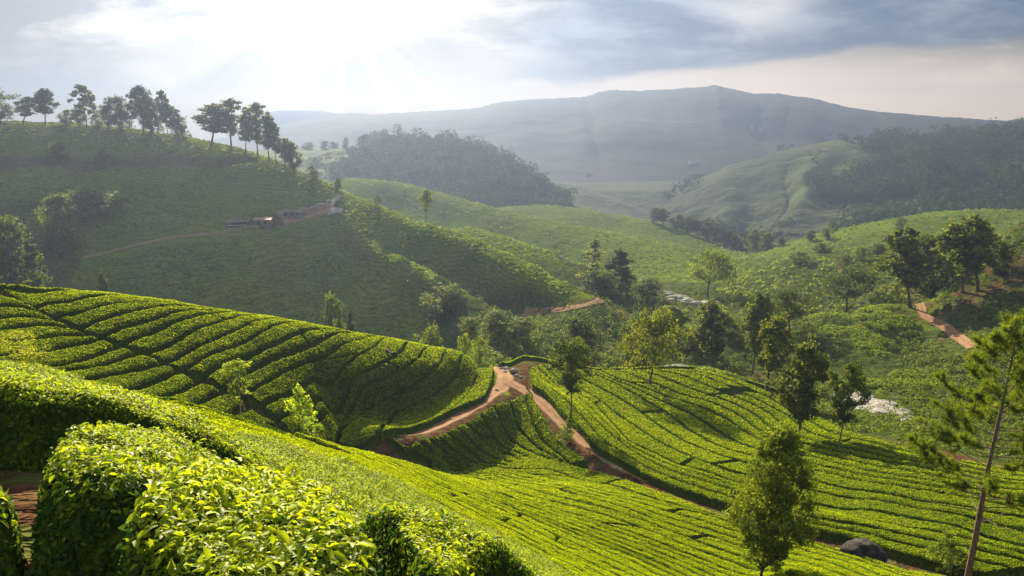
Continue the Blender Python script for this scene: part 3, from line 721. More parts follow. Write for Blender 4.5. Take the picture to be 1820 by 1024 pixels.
GRP_MID='clipped tea hedges on the rounded middle hill'
LW=[lines_world(u,0.85,0.2,7.0 if i<17 else 1.5,50.0) for i,u in enumerate(UP)]
nm='tea_hedge'
for i in range(len(UP)-1):
    a,b=LW[i],LW[i+1]
    if a is None or b is None: continue
    n_sub=1
    cuts=[(0,1)]
    if i in (5,9,11,13): cuts=[(0,0.55),(0.555,1)]
    for c0,c1 in cuts:
        hedge(nm,a,b,cut=(c0,c1),inset=0.17,Rr=0.30,wob=0.6,hn=0.08,cover=0.6,label='long clipped tea hedge running up the rounded middle hill above its dark zigzag gap',group=GRP_MID,endround=0.45 if c1==1 else 0.4)
LOW=[[(-60,522),(0,519),(30,524),(70,553)],[(-60,541),(0,539),(39,541),(78,557)],[(-60,563),(0,561),(37,559),(100,570)],[(-60,583),(0,581),(51,579),(98,575),(131,583)],[(-60,612),(0,605),(82,601),(131,588),(160,594)],
 [(31,627),(92,621),(133,607),(175,600)],[(92,648),(127,642),(164,629),(208,613)],[(123,654),(174,648),(205,640),(242,624)],[(174,668),(215,658),(254,652),(289,642)],
 [(225,690),(245,686),(315,656)],[(270,711),(289,703),(349,676)],[(330,722),(345,716),(395,694)],[(385,745),(408,736),(440,719)],[(440,765),(470,752),(497,752)]]
LL=[lines_world(u,0.85,6.0,0.2,48.0) for u in LOW]
for i in range(len(LOW)-1):
    if LL[i] is None or LL[i+1] is None: continue
    hedge(nm,LL[i],LL[i+1],inset=0.17,Rr=0.30,wob=0.6,hn=0.08,label='short clipped tea hedge below the dark zigzag gap of the middle hill',group='tea hedges below the zigzag gap',endround=0.5)
# crest cover of the middle hill
crestw=np.array([pt(p_,r_,Y_)[:2] for p_,r_,Y_ in CREST])
for k in range(4):
    A=crestw+np.array([0.2,0.25+k*2.0]); B=crestw+np.array([0.2,2.2+k*2.0])
    hedge(nm,smoothline(resample(A[:-1],1.0),3),smoothline(resample(B[:-1],1.0),3),label='tea hedge lying along the crest of the rounded middle hill',group='tea hedges along the middle hill crest',step=0.3,cover=0.45)
# --- steep dark plot between the two tracks
TRI=[[(946,697),(974,750),(1000,784),(1050,818)],[(930,697),(946,750),(957,772),(982,796),(1012,823)],[(874,716),(887,745),(899,769),(924,789),(962,808),(1000,826)],
 [(822,748),(834,760),(856,777),(892,796),(921,812),(952,827)],[(772,772),(786,782),(800,800),(829,813),(873,824),(900,832)],[(722,796),(740,806),(764,819),(810,832)],[(686,814),(700,821),(720,829)]]
TW=[lines_world(u,0.85,0,0,70.0) for u in TRI]
for i in range(len(TRI)-1):
    if TW[i] is None or TW[i+1] is None: continue
    m_=max(1,int(round(np.linalg.norm(polyres(TW[i],50)-polyres(TW[i+1],50),axis=1).mean()/2.4)))
    for k in range(m_):
        hedge(nm,lerp_line(TW[i],TW[i+1],k/m_),lerp_line(TW[i],TW[i+1],(k+1)/m_),inset=0.13,label='dark green tea hedge on the steep plot wedged between the two dirt tracks',group='tea hedges between the tracks',endround=0.35)
# --- slope between the foreground crest and the lower track
G1=[[(985,815),(1054,829),(1130,857),(1205,882),(1260,904),(1400,950),(1560,992),(1650,1016),(1720,1036)],
 [(860,838),(912,833),(977,848),(1069,872),(1155,890),(1248,910),(1380,950),(1480,980),(1560,1006),(1660,1034)],
 [(835,842),(878,845),(952,860),(1023,878),(1130,909),(1260,949),(1380,984),(1480,1014),(1540,1034)],
 [(790,842),(823,848),(872,869),(946,889),(1008,909),(1081,931),(1161,958),(1260,995),(1340,1022),(1400,1046)],
 [(735,836),(761,851),(829,875),(903,900),(971,931),(1023,955),(1100,986),(1180,1023),(1240,1050)],
 [(640,812),(700,845),(792,897),(885,943),(977,992),(1040,1030),(1090,1060)]]
GW_=[lines_world(u,0.85,4.0,0.0) for u in G1]
GRP_SL='tea rows on the near slope below the viewpoint'
for i in range(len(G1)-1):
    a,b=GW_[i],GW_[i+1]
    if a is None or b is None: continue
    m_=max(1,int(round(np.linalg.norm(polyres(a,60)-polyres(b,60),axis=1).mean()/2.2)))
    for k in range(m_):
        bk=sorted(RNG.uniform(0.15,0.85,RNG.integers(0,3)))
        cs=[0]+bk+[1]
        for c0,c1 in zip(cs[:-1],cs[1:]):
            if c1-c0<0.08: continue
            hedge(nm,lerp_line(a,b,k/m_),lerp_line(a,b,(k+1)/m_),inset=0.12,Rr=0.3,wob=0.8,hn=0.07,cut=(c0+0.002,c1-0.002),label='low bright tea row on the near slope, this side of the dirt track',group=GRP_SL,endround=0.3)
# --- slope beyond the track
G3=[[(944,684),(971,699),(1004,739),(1032,762),(1062,798),(1098,815),(1138,838),(1184,858),(1230,874),(1290,893),(1428,936),(1500,948),(1600,980),(1680,1000),(1760,1018)],
 [(940,652),(1014,704),(1052,739),(1098,782),(1136,808),(1174,828),(1240,850),(1290,864),(1428,915),(1551,935),(1740,975),(1860,1000)],
 [(958,645),(983,664),(1055,714),(1082,744),(1113,782),(1164,803),(1212,826),(1290,850),(1428,890),(1551,904),(1645,923),(1740,947),(1860,972)],
 [(980,645),(1032,691),(1077,719),(1118,749),(1164,780),(1194,795),(1235,813),(1280,831),(1428,865),(1551,885),(1645,903),(1860,942)],
 [(1000,650),(1027,667),(1077,694),(1136,729),(1174,757),(1219,785),(1280,808),(1428,847),(1551,871),(1645,890),(1860,920)],
 [(1030,654),(1052,662),(1123,696),(1189,734),(1227,765),(1280,793),(1400,825),(1480,840),(1598,862),(1700,878),(1860,902)],
 [(1060,656),(1100,674),(1164,696),(1220,713),(1259,727),(1300,748),(1340,775),(1420,805),(1480,819),(1598,843),(1700,862),(1860,882)],
 [(1140,656),(1166,657),(1207,664),(1250,681),(1293,700),(1336,717),(1368,732),(1411,771),(1480,790),(1598,815),(1700,835),(1860,855)],
 [(1250,657),(1300,669),(1400,712),(1460,740),(1508,765),(1598,790),(1680,812),(1860,835)]]
G3W=[lines_world(u,0.85) for u in G3]
GRP_R='tea rows on the slope beyond the dirt track'
for i in range(len(G3)-1):
    a,b=G3W[i],G3W[i+1]
    if a is None or b is None: continue
    m_=max(1,int(round(np.linalg.norm(polyres(a,60)-polyres(b,60),axis=1).mean()/2.5)))
    for k in range(m_):
        bk=sorted(RNG.uniform(0.1,0.9,RNG.integers(0,4))); cs=[0]+bk+[1]
        for c0,c1 in zip(cs[:-1],cs[1:]):
            if c1-c0<0.06: continue
            hedge(nm,lerp_line(a,b,k/m_,240),lerp_line(a,b,(k+1)/m_,240),inset=0.14,Rr=0.32,wob=0.8,hn=0.07,cut=(c0+0.002,c1-0.002),label='long tea row curving down the sunlit slope beyond the dirt track',group=GRP_R,endround=0.35)
# crest cover beyond the track
CR3=np.array([pt(p_,r_,Y_)[:2] for p_,r_,Y_ in [(884,627,124),(960,635,129),(1040,652,133),(1100,655,136),(1180,652,138),(1240,652,138),(1300,665,134),(1380,690,125)]])
for k in range(-1,4):
    A=CR3+np.array([0.1,k*2.0]); B=CR3+np.array([0.1,1.9+k*2.0])
    hedge(nm,smoothline(resample(A,1.0),3),smoothline(resample(B,1.0),3),label='tea hedge along the far crest of the slope beyond the dirt track',group='tea hedges along the far crest',step=0.32,cover=0.45)
# --- foreground bushes
def nearline(pxl,h): return smoothline(resample(np.array([q[:2] for q in cast([a for a,b in pxl],[b for a,b in pxl],h) if not np.isnan(q[0])]),0.15),2)
f0=[(-110,632),(0,642),(150,668),(300,708),(450,755),(600,798),(700,825)]
f1=[(-120,640),(67,652),(148,677),(241,707),(323,728),(420,768),(520,798),(640,832),(700,849),(792,901),(885,947),(977,996),(1040,1035)]
f2=[(-120,688),(0,700),(100,703),(180,712),(250,730),(290,754),(425,808),(475,836),(590,880),(680,930),(725,978),(760,1040)]
a0=lines_world(f0,0.85); a1=nearline(f1,0.85); a2=nearline(f2,0.95)
back=a0+np.array([1.2,2.6])
hedge('tea_hedge',a0,back,cover=0.6,label='bright tea hedge on the very crest of the foreground slope',group='foreground tea hedges')
hedge('tea_hedge',back+np.array([0.2,0.2]),a0+np.array([2.4,5.4]),cover=0.5,label='bright tea hedge just over the foreground crest',group='foreground tea hedges')
hedge('tea_hedge',polyres(a1,120)[:95],polyres(a0,120)[:120],cover=0.7,inset=0.12,label='sunlit tea hedge along the foreground crest, behind the broad leafy hedge',group='foreground tea hedges')
hedge('tea_bush',a2,a1,H=0.95,cover=1.2,inset=0.06,label='broad unclipped tea hedge behind the rounded foreground bush, running across the lower left',near=True,step=0.08,leaf=0.046,rise=0.0,endround=0.5,Rr=0.36)
b1=nearline([(30,790),(66,750),(150,729),(250,733),(350,773),(435,818),(475,842)],1.05)
b2=nearline([(48,842),(110,853),(190,866),(290,866),(380,853),(465,856)],1.05)
hedge('tea_bush',b2,b1,H=1.02,cover=1.5,inset=0.03,label='rounded tea bush with dark lower leaves beside the bare soil, lower left',near=True,step=0.06,leaf=0.044,rise=0.05,endround=0.8,Rr=0.65)
c1=nearline([(190,965),(250,900),(335,860),(440,843),(520,862),(595,905),(645,950),(690,1030)],1.05)
c2=nearline([(215,1010),(330,1080),(480,1120),(600,1115),(680,1045)],1.05)
hedge('tea_bush',c2,c1,H=1.03,cover=1.8,inset=0.02,label='nearest tea bush with large glossy yellow-green leaves, bottom centre',near=True,step=0.045,leaf=0.052,rise=0.05,endround=0.4,Rr=0.38)
d1=nearline([(-170,772),(-60,774),(24,800)],1.0); d2=nearline([(-170,830),(-60,838),(20,850)],1.0)
hedge('tea_bush',d2,d1,H=0.75,cover=1.2,inset=0.04,label='dark shaded tea bush cut off by the left edge, above the bare soil',near=True,step=0.07,leaf=0.048,endround=0.4,Rr=0.5)
# ------------------------------------------------------------------ trees
def tube(P,Rad,k=7):
    P=np.asarray(P,float); n=len(P); Rad=np.broadcast_to(Rad,(n,))
    tg=np.gradient(P,axis=0); tg/=np.linalg.norm(tg,axis=1)[:,None]+1e-9
    ref=np.where(np.abs(tg[:,2:3])>0.9,np.array([[1.0,0,0]]),np.array([[0,0,1.0]]))
    u=np.cross(tg,ref); u/=np.linalg.norm(u,axis=1)[:,None]+1e-9; v=np.cross(tg,u)
    an=np.linspace(0,2*np.pi,k,endpoint=False)
    V=P[:,None]+(u[:,None]*np.cos(an)[None,:,None]+v[:,None]*np.sin(an)[None,:,None])*Rad[:,None,None]
    i=np.arange(n-1)[:,None]*k; j=np.arange(k)[None]; j2=(j+1)%k
    F=np.stack([i+j,i+j2,i+k+j2,i+k+j],-1).reshape(-1,4)
    return V.reshape(-1,3),F
def joinparts(parts):
    V=[];F=[];o=0
    for v,f in parts: V.append(v); F.append(f+o); o+=len(v)
    return np.concatenate(V),np.concatenate(F)
def bez(a,b,c_,n=8):
    t=np.linspace(0,1,n)[:,None]; return a*(1-t)**2+2*b*t*(1-t)+c_*t*t
KINDS={ # aspect, crown base, envelope, clumps, clump radius, flatness, cards, card size, trunk radius, pale bark
 'slender':(0.27,0.30,[(0,.45),(.25,.9),(.5,1),(.8,.62),(1,.18)],32,.31,.75,4200,.034,.013,0),
 'tall':(0.26,0.30,[(0,.5),(.3,1),(.6,.9),(.85,.6),(1,.2)],32,.36,.75,5600,.033,.016,0),
 'round':(0.44,0.10,[(0,.6),(.3,1),(.6,.95),(.85,.62),(1,.25)],30,.36,.75,6500,.034,.020,0),
 'umbrella':(0.66,0.40,[(0,.85),(.25,1),(.6,.9),(.85,.55),(1,.2)],30,.30,.6,5200,.034,.024,0),
 'cone':(0.27,0.06,[(0,1),(.3,.85),(.6,.55),(.85,.25),(1,.04)],30,.34,.42,3600,.032,.016,0),
 'bush':(0.62,0.0,[(0,.85),(.3,1),(.6,.9),(.85,.6),(1,.25)],22,.36,.75,2600,.055,.020,0),
 'oval':(0.29,0.19,[(0,.5),(.15,.86),(.35,1),(.6,.96),(.8,.74),(1,.25)],110,.24,.9,30000,.0150,.0115,0),
 'vase':(0.27,0.38,[(0,.32),(.25,.62),(.55,1),(.8,.92),(1,.35)],34,.30,.75,7500,.021,.013,0),
 'young':(0.34,0.10,[(0,.55),(.2,.95),(.45,1),(.7,.55),(1,.08)],34,.26,.8,2600,.034,.008,1),
 'sapling':(0.22,0.42,[(0,.5),(.3,.9),(.6,1),(.85,.9),(1,.35)],18,.36,.8,2000,.036,.010,1),
 'wispy':(0.55,0.08,[(0,.6),(.3,.9),(.6,1),(.85,.8),(1,.4)],26,.30,.7,2000,.030,.010,0)}
def make_proto(kind,seed):
    asp,z0,env,nc,cr,flat,ncard,cs,tr,pale=KINDS[kind]; rng=np.random.default_rng(seed)
    eh,er=zip(*env); cl=[]
    lean=rng.normal(size=2)*0.025
    for i in range(nc):
        f=(i+0.5)/nc; hrel=np.clip(f**0.9+rng.normal()*0.03,0.02,0.98)
        r=np.interp(hrel,eh,er)*asp
        an=i*2.39996+rng.normal()*0.5; rr=r*(0.12 if i%5==0 else rng.uniform(0.42,0.88))
        z=z0+(1-z0)*hrel
        crad=cr*asp*rng.uniform(0.7,1.25)*(0.55+0.45*np.interp(hrel,eh,er))
        c_=np.array([math.cos(an)*rr+lean[0]*z*4,math.sin(an)*rr+lean[1]*z*4,z]); c_[2]=min(c_[2],1-crad*flat*0.8)
        cl.append((c_,crad,rng.normal()))
    # trunk and limbs
    zt=np.linspace(0,0.93 if kind not in('umbrella','round','bush','wispy','vase') else 0.62,12)
    wob=np.cumsum(rng.normal(size=(12,2))*0.006,axis=0)
    TP=np.stack([wob[:,0]+lean[0]*zt*4,wob[:,1]+lean[1]*zt*4,zt],1); TP[0,:2]=0
    trad=tr*(1-0.80*zt/zt[-1])+tr*0.9*np.exp(-zt/0.025)
    trad[-1]*=0.4; TP[0,2]=-0.05
    parts=[tube(TP,trad,8)]
    for c_,crad,_ in cl:
        zb=np.clip(c_[2]-np.hypot(*c_[:2])*rng.uniform(0.5,1.1),z0*0.75,zt[-1]*0.97)
        a=np.array([np.interp(zb,TP[:,2],TP[:,k]) for k in range(2)]+[zb]); b=a*0.45+c_*0.55+np.array([0,0,-0.02]); 
        r0=max(tr*0.14,np.interp(zb,TP[:,2],trad)*0.45)
        parts.append(tube(bez(a,b,c_,6),np.linspace(r0,r0*0.3,6),5))
        if kind in('oval','vase','young','sapling','tall','slender'):
            for q in range(2):
                e=c_+rng.normal(size=3)*crad*0.7; parts.append(tube(bez(c_*0.75+a*0.25,(c_+e)/2+0.01,e,4),np.linspace(r0*0.35,r0*0.1,4),4))
    TV_,TF_=joinparts(parts)
    w=np.array([c_[1]**1.7 for c_ in cl]); w/=w.sum(); P=[];N=[];T=[]
    for (c_,crad,tn),wi in zip(cl,w):
        n=int(ncard*wi); d=rng.normal(size=(n,3)); d/=np.linalg.norm(d,axis=1)[:,None]
        # a few twiggy sub-tufts inside each clump keep the outline ragged
        k=rng.integers(0,7,n); sub=rng.normal(size=(7,3))*crad*0.50
        rad=crad*(0.25+0.75*rng.random(n)**0.6)*rng.uniform(0.55,0.95)
        p_=c_+sub[k]*np.array([1,1,flat])+d*rad[:,None]*np.array([1,1,flat])*0.85
        P.append(p_); N.append(d*0.8+np.array([0,0,0.45])); T.append(0.42+0.22*tn+rng.normal(size=n)*0.22)
    P=np.concatenate(P);N=np.concatenate(N);T=np.clip(np.concatenate(T),0,1)
    L=cs*1.22*rng.uniform(0.6,1.4,len(P))
    LV,LF,per=leafcards(P,N,L,0.55,rng,False,1.1)
    top=LV[:,2].max()
    trm=meshobj('trunk',TV_/top,[TF_],M_PALEBARK if pale else M_BARK,link=False).data
    crm=meshobj('crown',LV/top,LF,M_TREELEAF,attrs={'tint':np.repeat(T,per)},smooth=False,link=False).data
    hw=np.percentile(np.hypot(LV[:,0],LV[:,1]),97)/top
    return trm,crm,hw
PROTO={}
TRNG=random.Random(5)
def tree(kind,px,pyb,pyt,hw,label,name='tree',cat='tree',group=None,color=(1,1,1),Y=None,seed=None,lean=0.0,ymin=2.5,sink=0.0,h=0.0):
    if Y is None:
        for dpy in range(0,40,2):
            q=cast([px],[pyb+dpy],h,ymin)[0]
            if not np.isnan(q[0]): break
        x,y,z=q; z=z-h
    else:
        a,_=aq(px,pyb); x,y=float(a)*Y,Y
        z=float(ground(x,y)) if Y<700 else float(pt(px,pyb,Y)[2])
    at,qt=aq(px,pyt); ztop=CZ-float(qt)*y
    H=max(0.5,ztop-z+sink); z-=sink
    key=(kind,seed if seed is not None else TRNG.randrange(6))
    if key not in PROTO: PROTO[key]=make_proto(kind,hash(key[1])*7+sum(map(ord,kind)))
    trm,crm,h0=PROTO[key]
    d=y*cP+(CZ-z)*sP; wreal=hw/FPX*d
    sx=wreal/h0*1.22
    e=empty(name,(x,y,z-0.05),TRNG.uniform(0,6.28),(sx,sx,H)); e.rotation_euler[1]=lean
    tag(e,label,cat,group)
    t_=bpy.data.objects.new('trunk',trm); c_=bpy.data.objects.new('crown',crm)
    for o in (t_,c_): COL.objects.link(o); o.parent=e
    c_.color=(*color,1); return e
PALE=(1.15,1.1,0.95); DK=(0.62,0.66,0.62); YL=(1.7,1.7,0.8); OL=(1.25,1.1,0.8)
G_R='trees along the crest of the big left hill'
for a in [
 ('round',2,216,146,34,'dark broad tree cut off by the left edge, on the hill crest',DK),
 ('slender',40,217,170,26,'thin-crowned tree beside the broad dark one at the left end of the crest',(1,1,1)),
 ('tall',80,219,157,23,'leaning tree with a low second lobe, alone on the left crest',DK),
 ('round',118,220,193,13,'small round tree left of the tallest thin tree on the left crest',(1,1,1)),
 ('round',140,221,192,13,'second small round tree at the foot of the tallest thin tree',(1,1,1)),
 ('slender',154,221,149,18,'tall thin tree with an open layered crown on the left crest',(1,1,1)),
 ('bush',173,222,201,12,'low bushy tree just right of the tall thin layered tree',(1,1,1)),
 ('round',192,226,184,17,'grey-green tree leaning into the dense dark round one',(1,1,1)),
 ('round',217,229,167,25,'dense dark round tree standing proud in the crest group',DK),
 ('slender',256,236,151,22,'tall tree with a domed open top right of the dense round tree',DK),
 ('round',272,238,175,20,'dense dark tree filling the middle of the crest group',DK),
 ('slender',299,241,158,14,'thin leaning tree with a feathery tip in the crest group',(1,1,1)),
 ('tall',316,243,181,20,'loose-crowned tree at the right of the dense crest group',(1,1,1)),
 ('bush',327,245,204,18,'low dark tree closing the right end of the dense crest group',DK),
 ('slender',377,261,183,31,'broad open tree, first left of the slope row',OL),
 ('slender',411,266,174,26,'highest open-crowned tree of the slope row',OL),
 ('slender',437,272,197,18,'thin tree behind the highest of the slope row',(1,1,1)),
 ('slender',458,277,181,20,'slim tree with a pointed top in the slope row',OL),
 ('slender',478,284,205,18,'bare-stemmed slim tree in the slope row',(1,1,1)),
 ('slender',492,290,212,16,'small slim tree on the falling crest in the slope row',(1,1,1)),
 ('tall',506,296,244,15,'short tree with a low crown near the end of the slope row',OL),
 ('round',521,300,252,14,'last dark tree at the lower end of the slope row',DK)]:
    tree(*a[:5],a[5],group=G_R,color=a[6],Y=float(np.interp(a[1],[r_[0] for r_ in RIDGE],[r_[2] for r_ in RIDGE]))-2.0)
tree('bush',557,315,293,13,'small dark rounded tree on the crest below the slope row',color=DK,Y=298)
tree('round',601,335,315,8,'tiny dark tree on the crest beside the pale path',Y=291)
tree('bush',671,360,345,8,'tiny dark bush poking above the crest left of the sunlit slim tree',Y=279)
tree('vase',757,393,335,16,'slim sunlit tree standing alone on the bright spur crest',color=YL,seed=1,Y=265)
tree('sapling',714,456,411,7,'thin bare sapling on the second spur of the left hill',color=PALE)
tree('bush',180,296,265,12,'small dark bush below the brown terrace on the left hill',name='bush',cat='bush',color=DK)
tree('bush',102,285,249,17,'hazy dark bush above the brown terrace on the left hill',name='bush',cat='bush',color=DK)
tree('round',100,455,338,39,'big pale rounded tree on the lower left hillside',color=(1.15,1.2,1.1))
tree('round',22,505,378,42,'large rounded tree at the left edge of the hillside',color=(.8,.85,.75),Y=205)
tree('cone',74,503,424,28,'dark pointed tree between the large rounded trees on the left',color=DK,Y=200)
tree('bush',165,382,328,42,'hazy clump of bushes on the shaded left hillside',name='bush',cat='bush',color=(.9,1,.9))
tree('tall',180,512,474,13,'small dark tree low on the shaded hillside',color=DK,Y=192)
tree('vase',586,576,517,19,'small pale tree rising behind the middle hill crest',color=PALE,Y=172)
tree('tall',625,582,548,8,'tiny dark tree behind the middle hill crest',color=DK,Y=170)
tree('round',783,574,502,36,'broad pale tree on the shaded slope behind the middle hill',color=(1.1,1.05,.85))
tree('bush',764,606,568,26,'pale spreading bush just above the middle hill crest',name='bush',cat='bush',color=PALE,Y=164)
tree('round',846,606,561,23,'grey rounded tree left of the twin dark crowns',color=(1.3,1.3,1.1),Y=168)
tree('round',890,622,551,33,'left of the two big hazy dark crowns behind the track bend',color=(.9,.95,.8),Y=166)
tree('round',922,624,562,24,'right of the two big hazy dark crowns behind the track bend',color=(1,1,.85),Y=168)
tree('bush',826,617,588,15,'bright yellow-green bush behind the middle hill crest',name='bush',cat='bush',color=(1.7,1.7,.6),Y=140)
tree('bush',852,622,595,16,'grey-green bush beside the bright yellow-green one',name='bush',cat='bush',color=(1.5,1.5,1.1),Y=142)
G_C='clump of trees behind the nose of the spur'
for a in [('cone',1050,485,424,22,'pale pointed tree at the top of the clump behind the spur',(1.7,1.5,1.0),255),('round',1062,528,474,29,'rounded grey-green tree low in the clump behind the spur',(1,1.05,.9),235),
 ('tall',1092,520,438,26,'tallest dark tree of the clump behind the spur',DK,245),('round',1118,528,474,22,'dark tree on the right shoulder of the clump behind the spur',DK,240),('bush',1152,530,489,28,'low dark bushy tree at the right end of the clump behind the spur',DK,242),
 ('round',1085,532,478,26,'pale rounded tree in front of the clump behind the spur',(1.2,1.25,1),232)]:
    tree(*a[:5],a[5],group=G_C,color=a[6],Y=a[7])
tree('umbrella',1257,528,440,43,'large umbrella-shaped tree by the stream in the valley',color=(1.6,1.6,1.0),seed=2)
G_V='trees in the valley behind the far tea slope'
for a in [('round',1045,640,563,42,'dark dense tree low behind the tea slope, left of the broad single-trunk tree',DK,158),('bush',1082,662,622,34,'grey-green thicket behind the edge of the tea slope',(1.1,1.2,1),148),
 ('round',1135,650,560,38,'dull green tree behind the broad single-trunk tree',(1,1,.85),165),
 ('tall',1205,640,545,32,'olive tree between the broad single-trunk tree and the dark-trunked tall one',(1.5,1.4,.9),185),
 ('round',1232,650,575,30,'pale olive bushy tree left of the dark-trunked tall tree',(1.6,1.5,.9),175),
 ('tall',1336,668,513,36,'tall loose tree between the dark-trunked tree and the dark round crown',(1.1,1.1,.8),None),
 ('tall',1362,694,545,38,'hazy olive tree at the right end of the tea slope crest',(1.25,1.15,.8),None),
 ('umbrella',1404,610,512,40,'dark spreading crown behind the hazy olive trees',DK,178),
 ('round',1300,640,560,26,'olive bushy tree behind the dark-trunked tall tree',(1.5,1.4,.9),180),
 ('bush',1440,640,590,26,'dark bush at the left foot of the scrub hill',DK,165)]:
    tree(*a[:5],a[5],group=G_V,color=a[6],Y=a[7])
tree('umbrella',1153,686,536,52,'broad tree with one straight bare trunk standing on the tea slope',color=(1.35,1.2,.8),seed=0,h=0.4)
tree('tall',1270,660,532,30,'tall tree with a dark bare trunk at the far edge of the tea slope',color=(1.0,.95,.7),seed=1)
tree('tall',1417,792,600,52,'tall thin-foliaged tree with reddish trunk among the tea rows',color=(.95,.92,.7),seed=2,h=0.3)
tree('vase',1487,808,640,45,'leaning dark tree with a dense round head among the tea rows',color=(.72,.78,.55),lean=0.10,seed=0,h=0.3)
G_H='trees on the scrub hill at right'
for a in [('umbrella',1502,556,467,46,'dark spreading tree on the brow of the scrub hill',DK,None),('tall',1620,547,404,44,'tall tree with a pale trunk at the top of the red footpath',(1.0,.95,.7),None),
 ('round',1655,540,410,42,'dense dark tree leaning on the tall pale-trunked one',DK,205),('tall',1712,520,384,44,'tall feathery tree left of the layered one above the dry slope',(1.2,1.2,.9),None),
 ('tall',1738,516,377,46,'tallest layered tree above the dry slope at right',(1.1,1.1,.85),None),('round',1773,486,426,26,'short dark tree beside the tallest layered tree',DK,None),
 ('bush',1560,556,515,26,'low bushes right of the dark spreading tree',(.9,1,.8),215),('bush',1585,556,500,30,'brownish bushes left of the tall pale-trunked tree',(1.3,1.1,.8),220)]:
    tree(*a[:5],a[5],group=G_H,color=a[6],Y=a[7],ymin=120)
G_S='bushes and trees dotted over the sunlit ridge at right'
for k,(px,pyb,pyt,hw,Y) in enumerate([(1600,418,386,14,None),(1560,455,432,16,None),(1530,462,438,14,None),(1470,425,405,9,None),(1505,470,450,14,None),(1440,428,408,10,None),(1420,470,446,18,None),(1460,452,430,16,None),(1480,408,392,11,None),(1385,440,420,9,None)]):
    try: tree(['bush','round'][k%2],px,pyb,pyt,hw,'dark bush on the sunlit grassy ridge at right, in front of the forested hill',name='bush',cat='bush',group=G_S,color=(.8,.9,.7),Y=Y)
    except ValueError: pass
G_D='trees on the end of the terraced ridge'
for k,(px,pyb,pyt,hw) in enumerate([(1160,392,368,12),(1180,398,370,13),(1205,405,380,13),(1222,412,384,12),(1240,418,388,13),(1258,424,392,13),(1275,430,402,12),(1292,440,408,13),(1308,448,416,12),(1322,452,424,10)]):
    tree(['round','tall'][k%3==1],px,pyb,pyt,hw,'hazy dark tree in the row down the end of the terraced ridge',group=G_D,color=DK,Y=600-k*6)
tree('round',1334,438,405,14,'hazy grey tree standing in the valley mist',color=(1,1.1,1.1),Y=520)
tree('round',1362,440,411,13,'second hazy grey tree in the valley mist, to the right',color=(1,1.1,1.1),Y=520)
G_T='trees along the top of the wooded hill'
for k,(px,pyt,hw) in enumerate([(548,252,9),(572,250,9),(592,251,8),(613,243,5),(640,237,12),(665,241,8),(686,238,8),(705,246,9),(722,239,7),(742,243,9),(760,240,8),(782,238,12),(805,248,8),(840,250,6),(862,266,8),(890,280,12),(912,288,12),(960,312,6)]):
    cx=[540,620,700,770,820,860,905,950,990]; cyv=[265,261,257,256,264,276,296,326,352]; Yv=[790,795,800,800,790,780,765,745,735]
    pb=np.interp(px,cx,cyv)+4
    tree(['round','tall','round'][k%3],px,pb,pyt,hw*1.15,'misty tree standing out on the skyline of the wooded hill',group=G_T,color=DK,Y=float(np.interp(px,cx,Yv))-6+ (700 if False else 0))
# --- trees of the near slopes
tree('vase',1015,752,596,31,'slim tree with an upright dark crown beside the dirt track',color=(.95,1,.7),seed=2,h=0.2)
tree('young',1003,790,742,15,'small leafy bush growing on the edge of the dirt track',name='bush',cat='bush',color=(1.5,1.6,.9))
tree('sapling',427,746,638,24,'thin pale-stemmed young tree on the middle hill, before the hedges',color=(3.6,3.2,1.9),ymin=50,seed=1)
tree('young',543,786,682,27,'bright lime-green young tree at the foot of the middle hill',color=(3.6,3.5,1.0),ymin=52,seed=1)
tree('wispy',55,652,580,38,'pale wispy shrub at the left edge of the middle hill',name='shrub',cat='shrub',color=(3.0,2.5,1.6),ymin=46,seed=0)
tree('oval',1350,1046,757,67,'dense egg-shaped tree with small glossy leaves in the lower right foreground',color=(1.3,1.3,.8),seed=0,h=0.2)
tree('young',1690,1018,950,34,'small pale sapling at the foot of the big pine',color=(1.7,1.7,.8),seed=2,h=0.2)
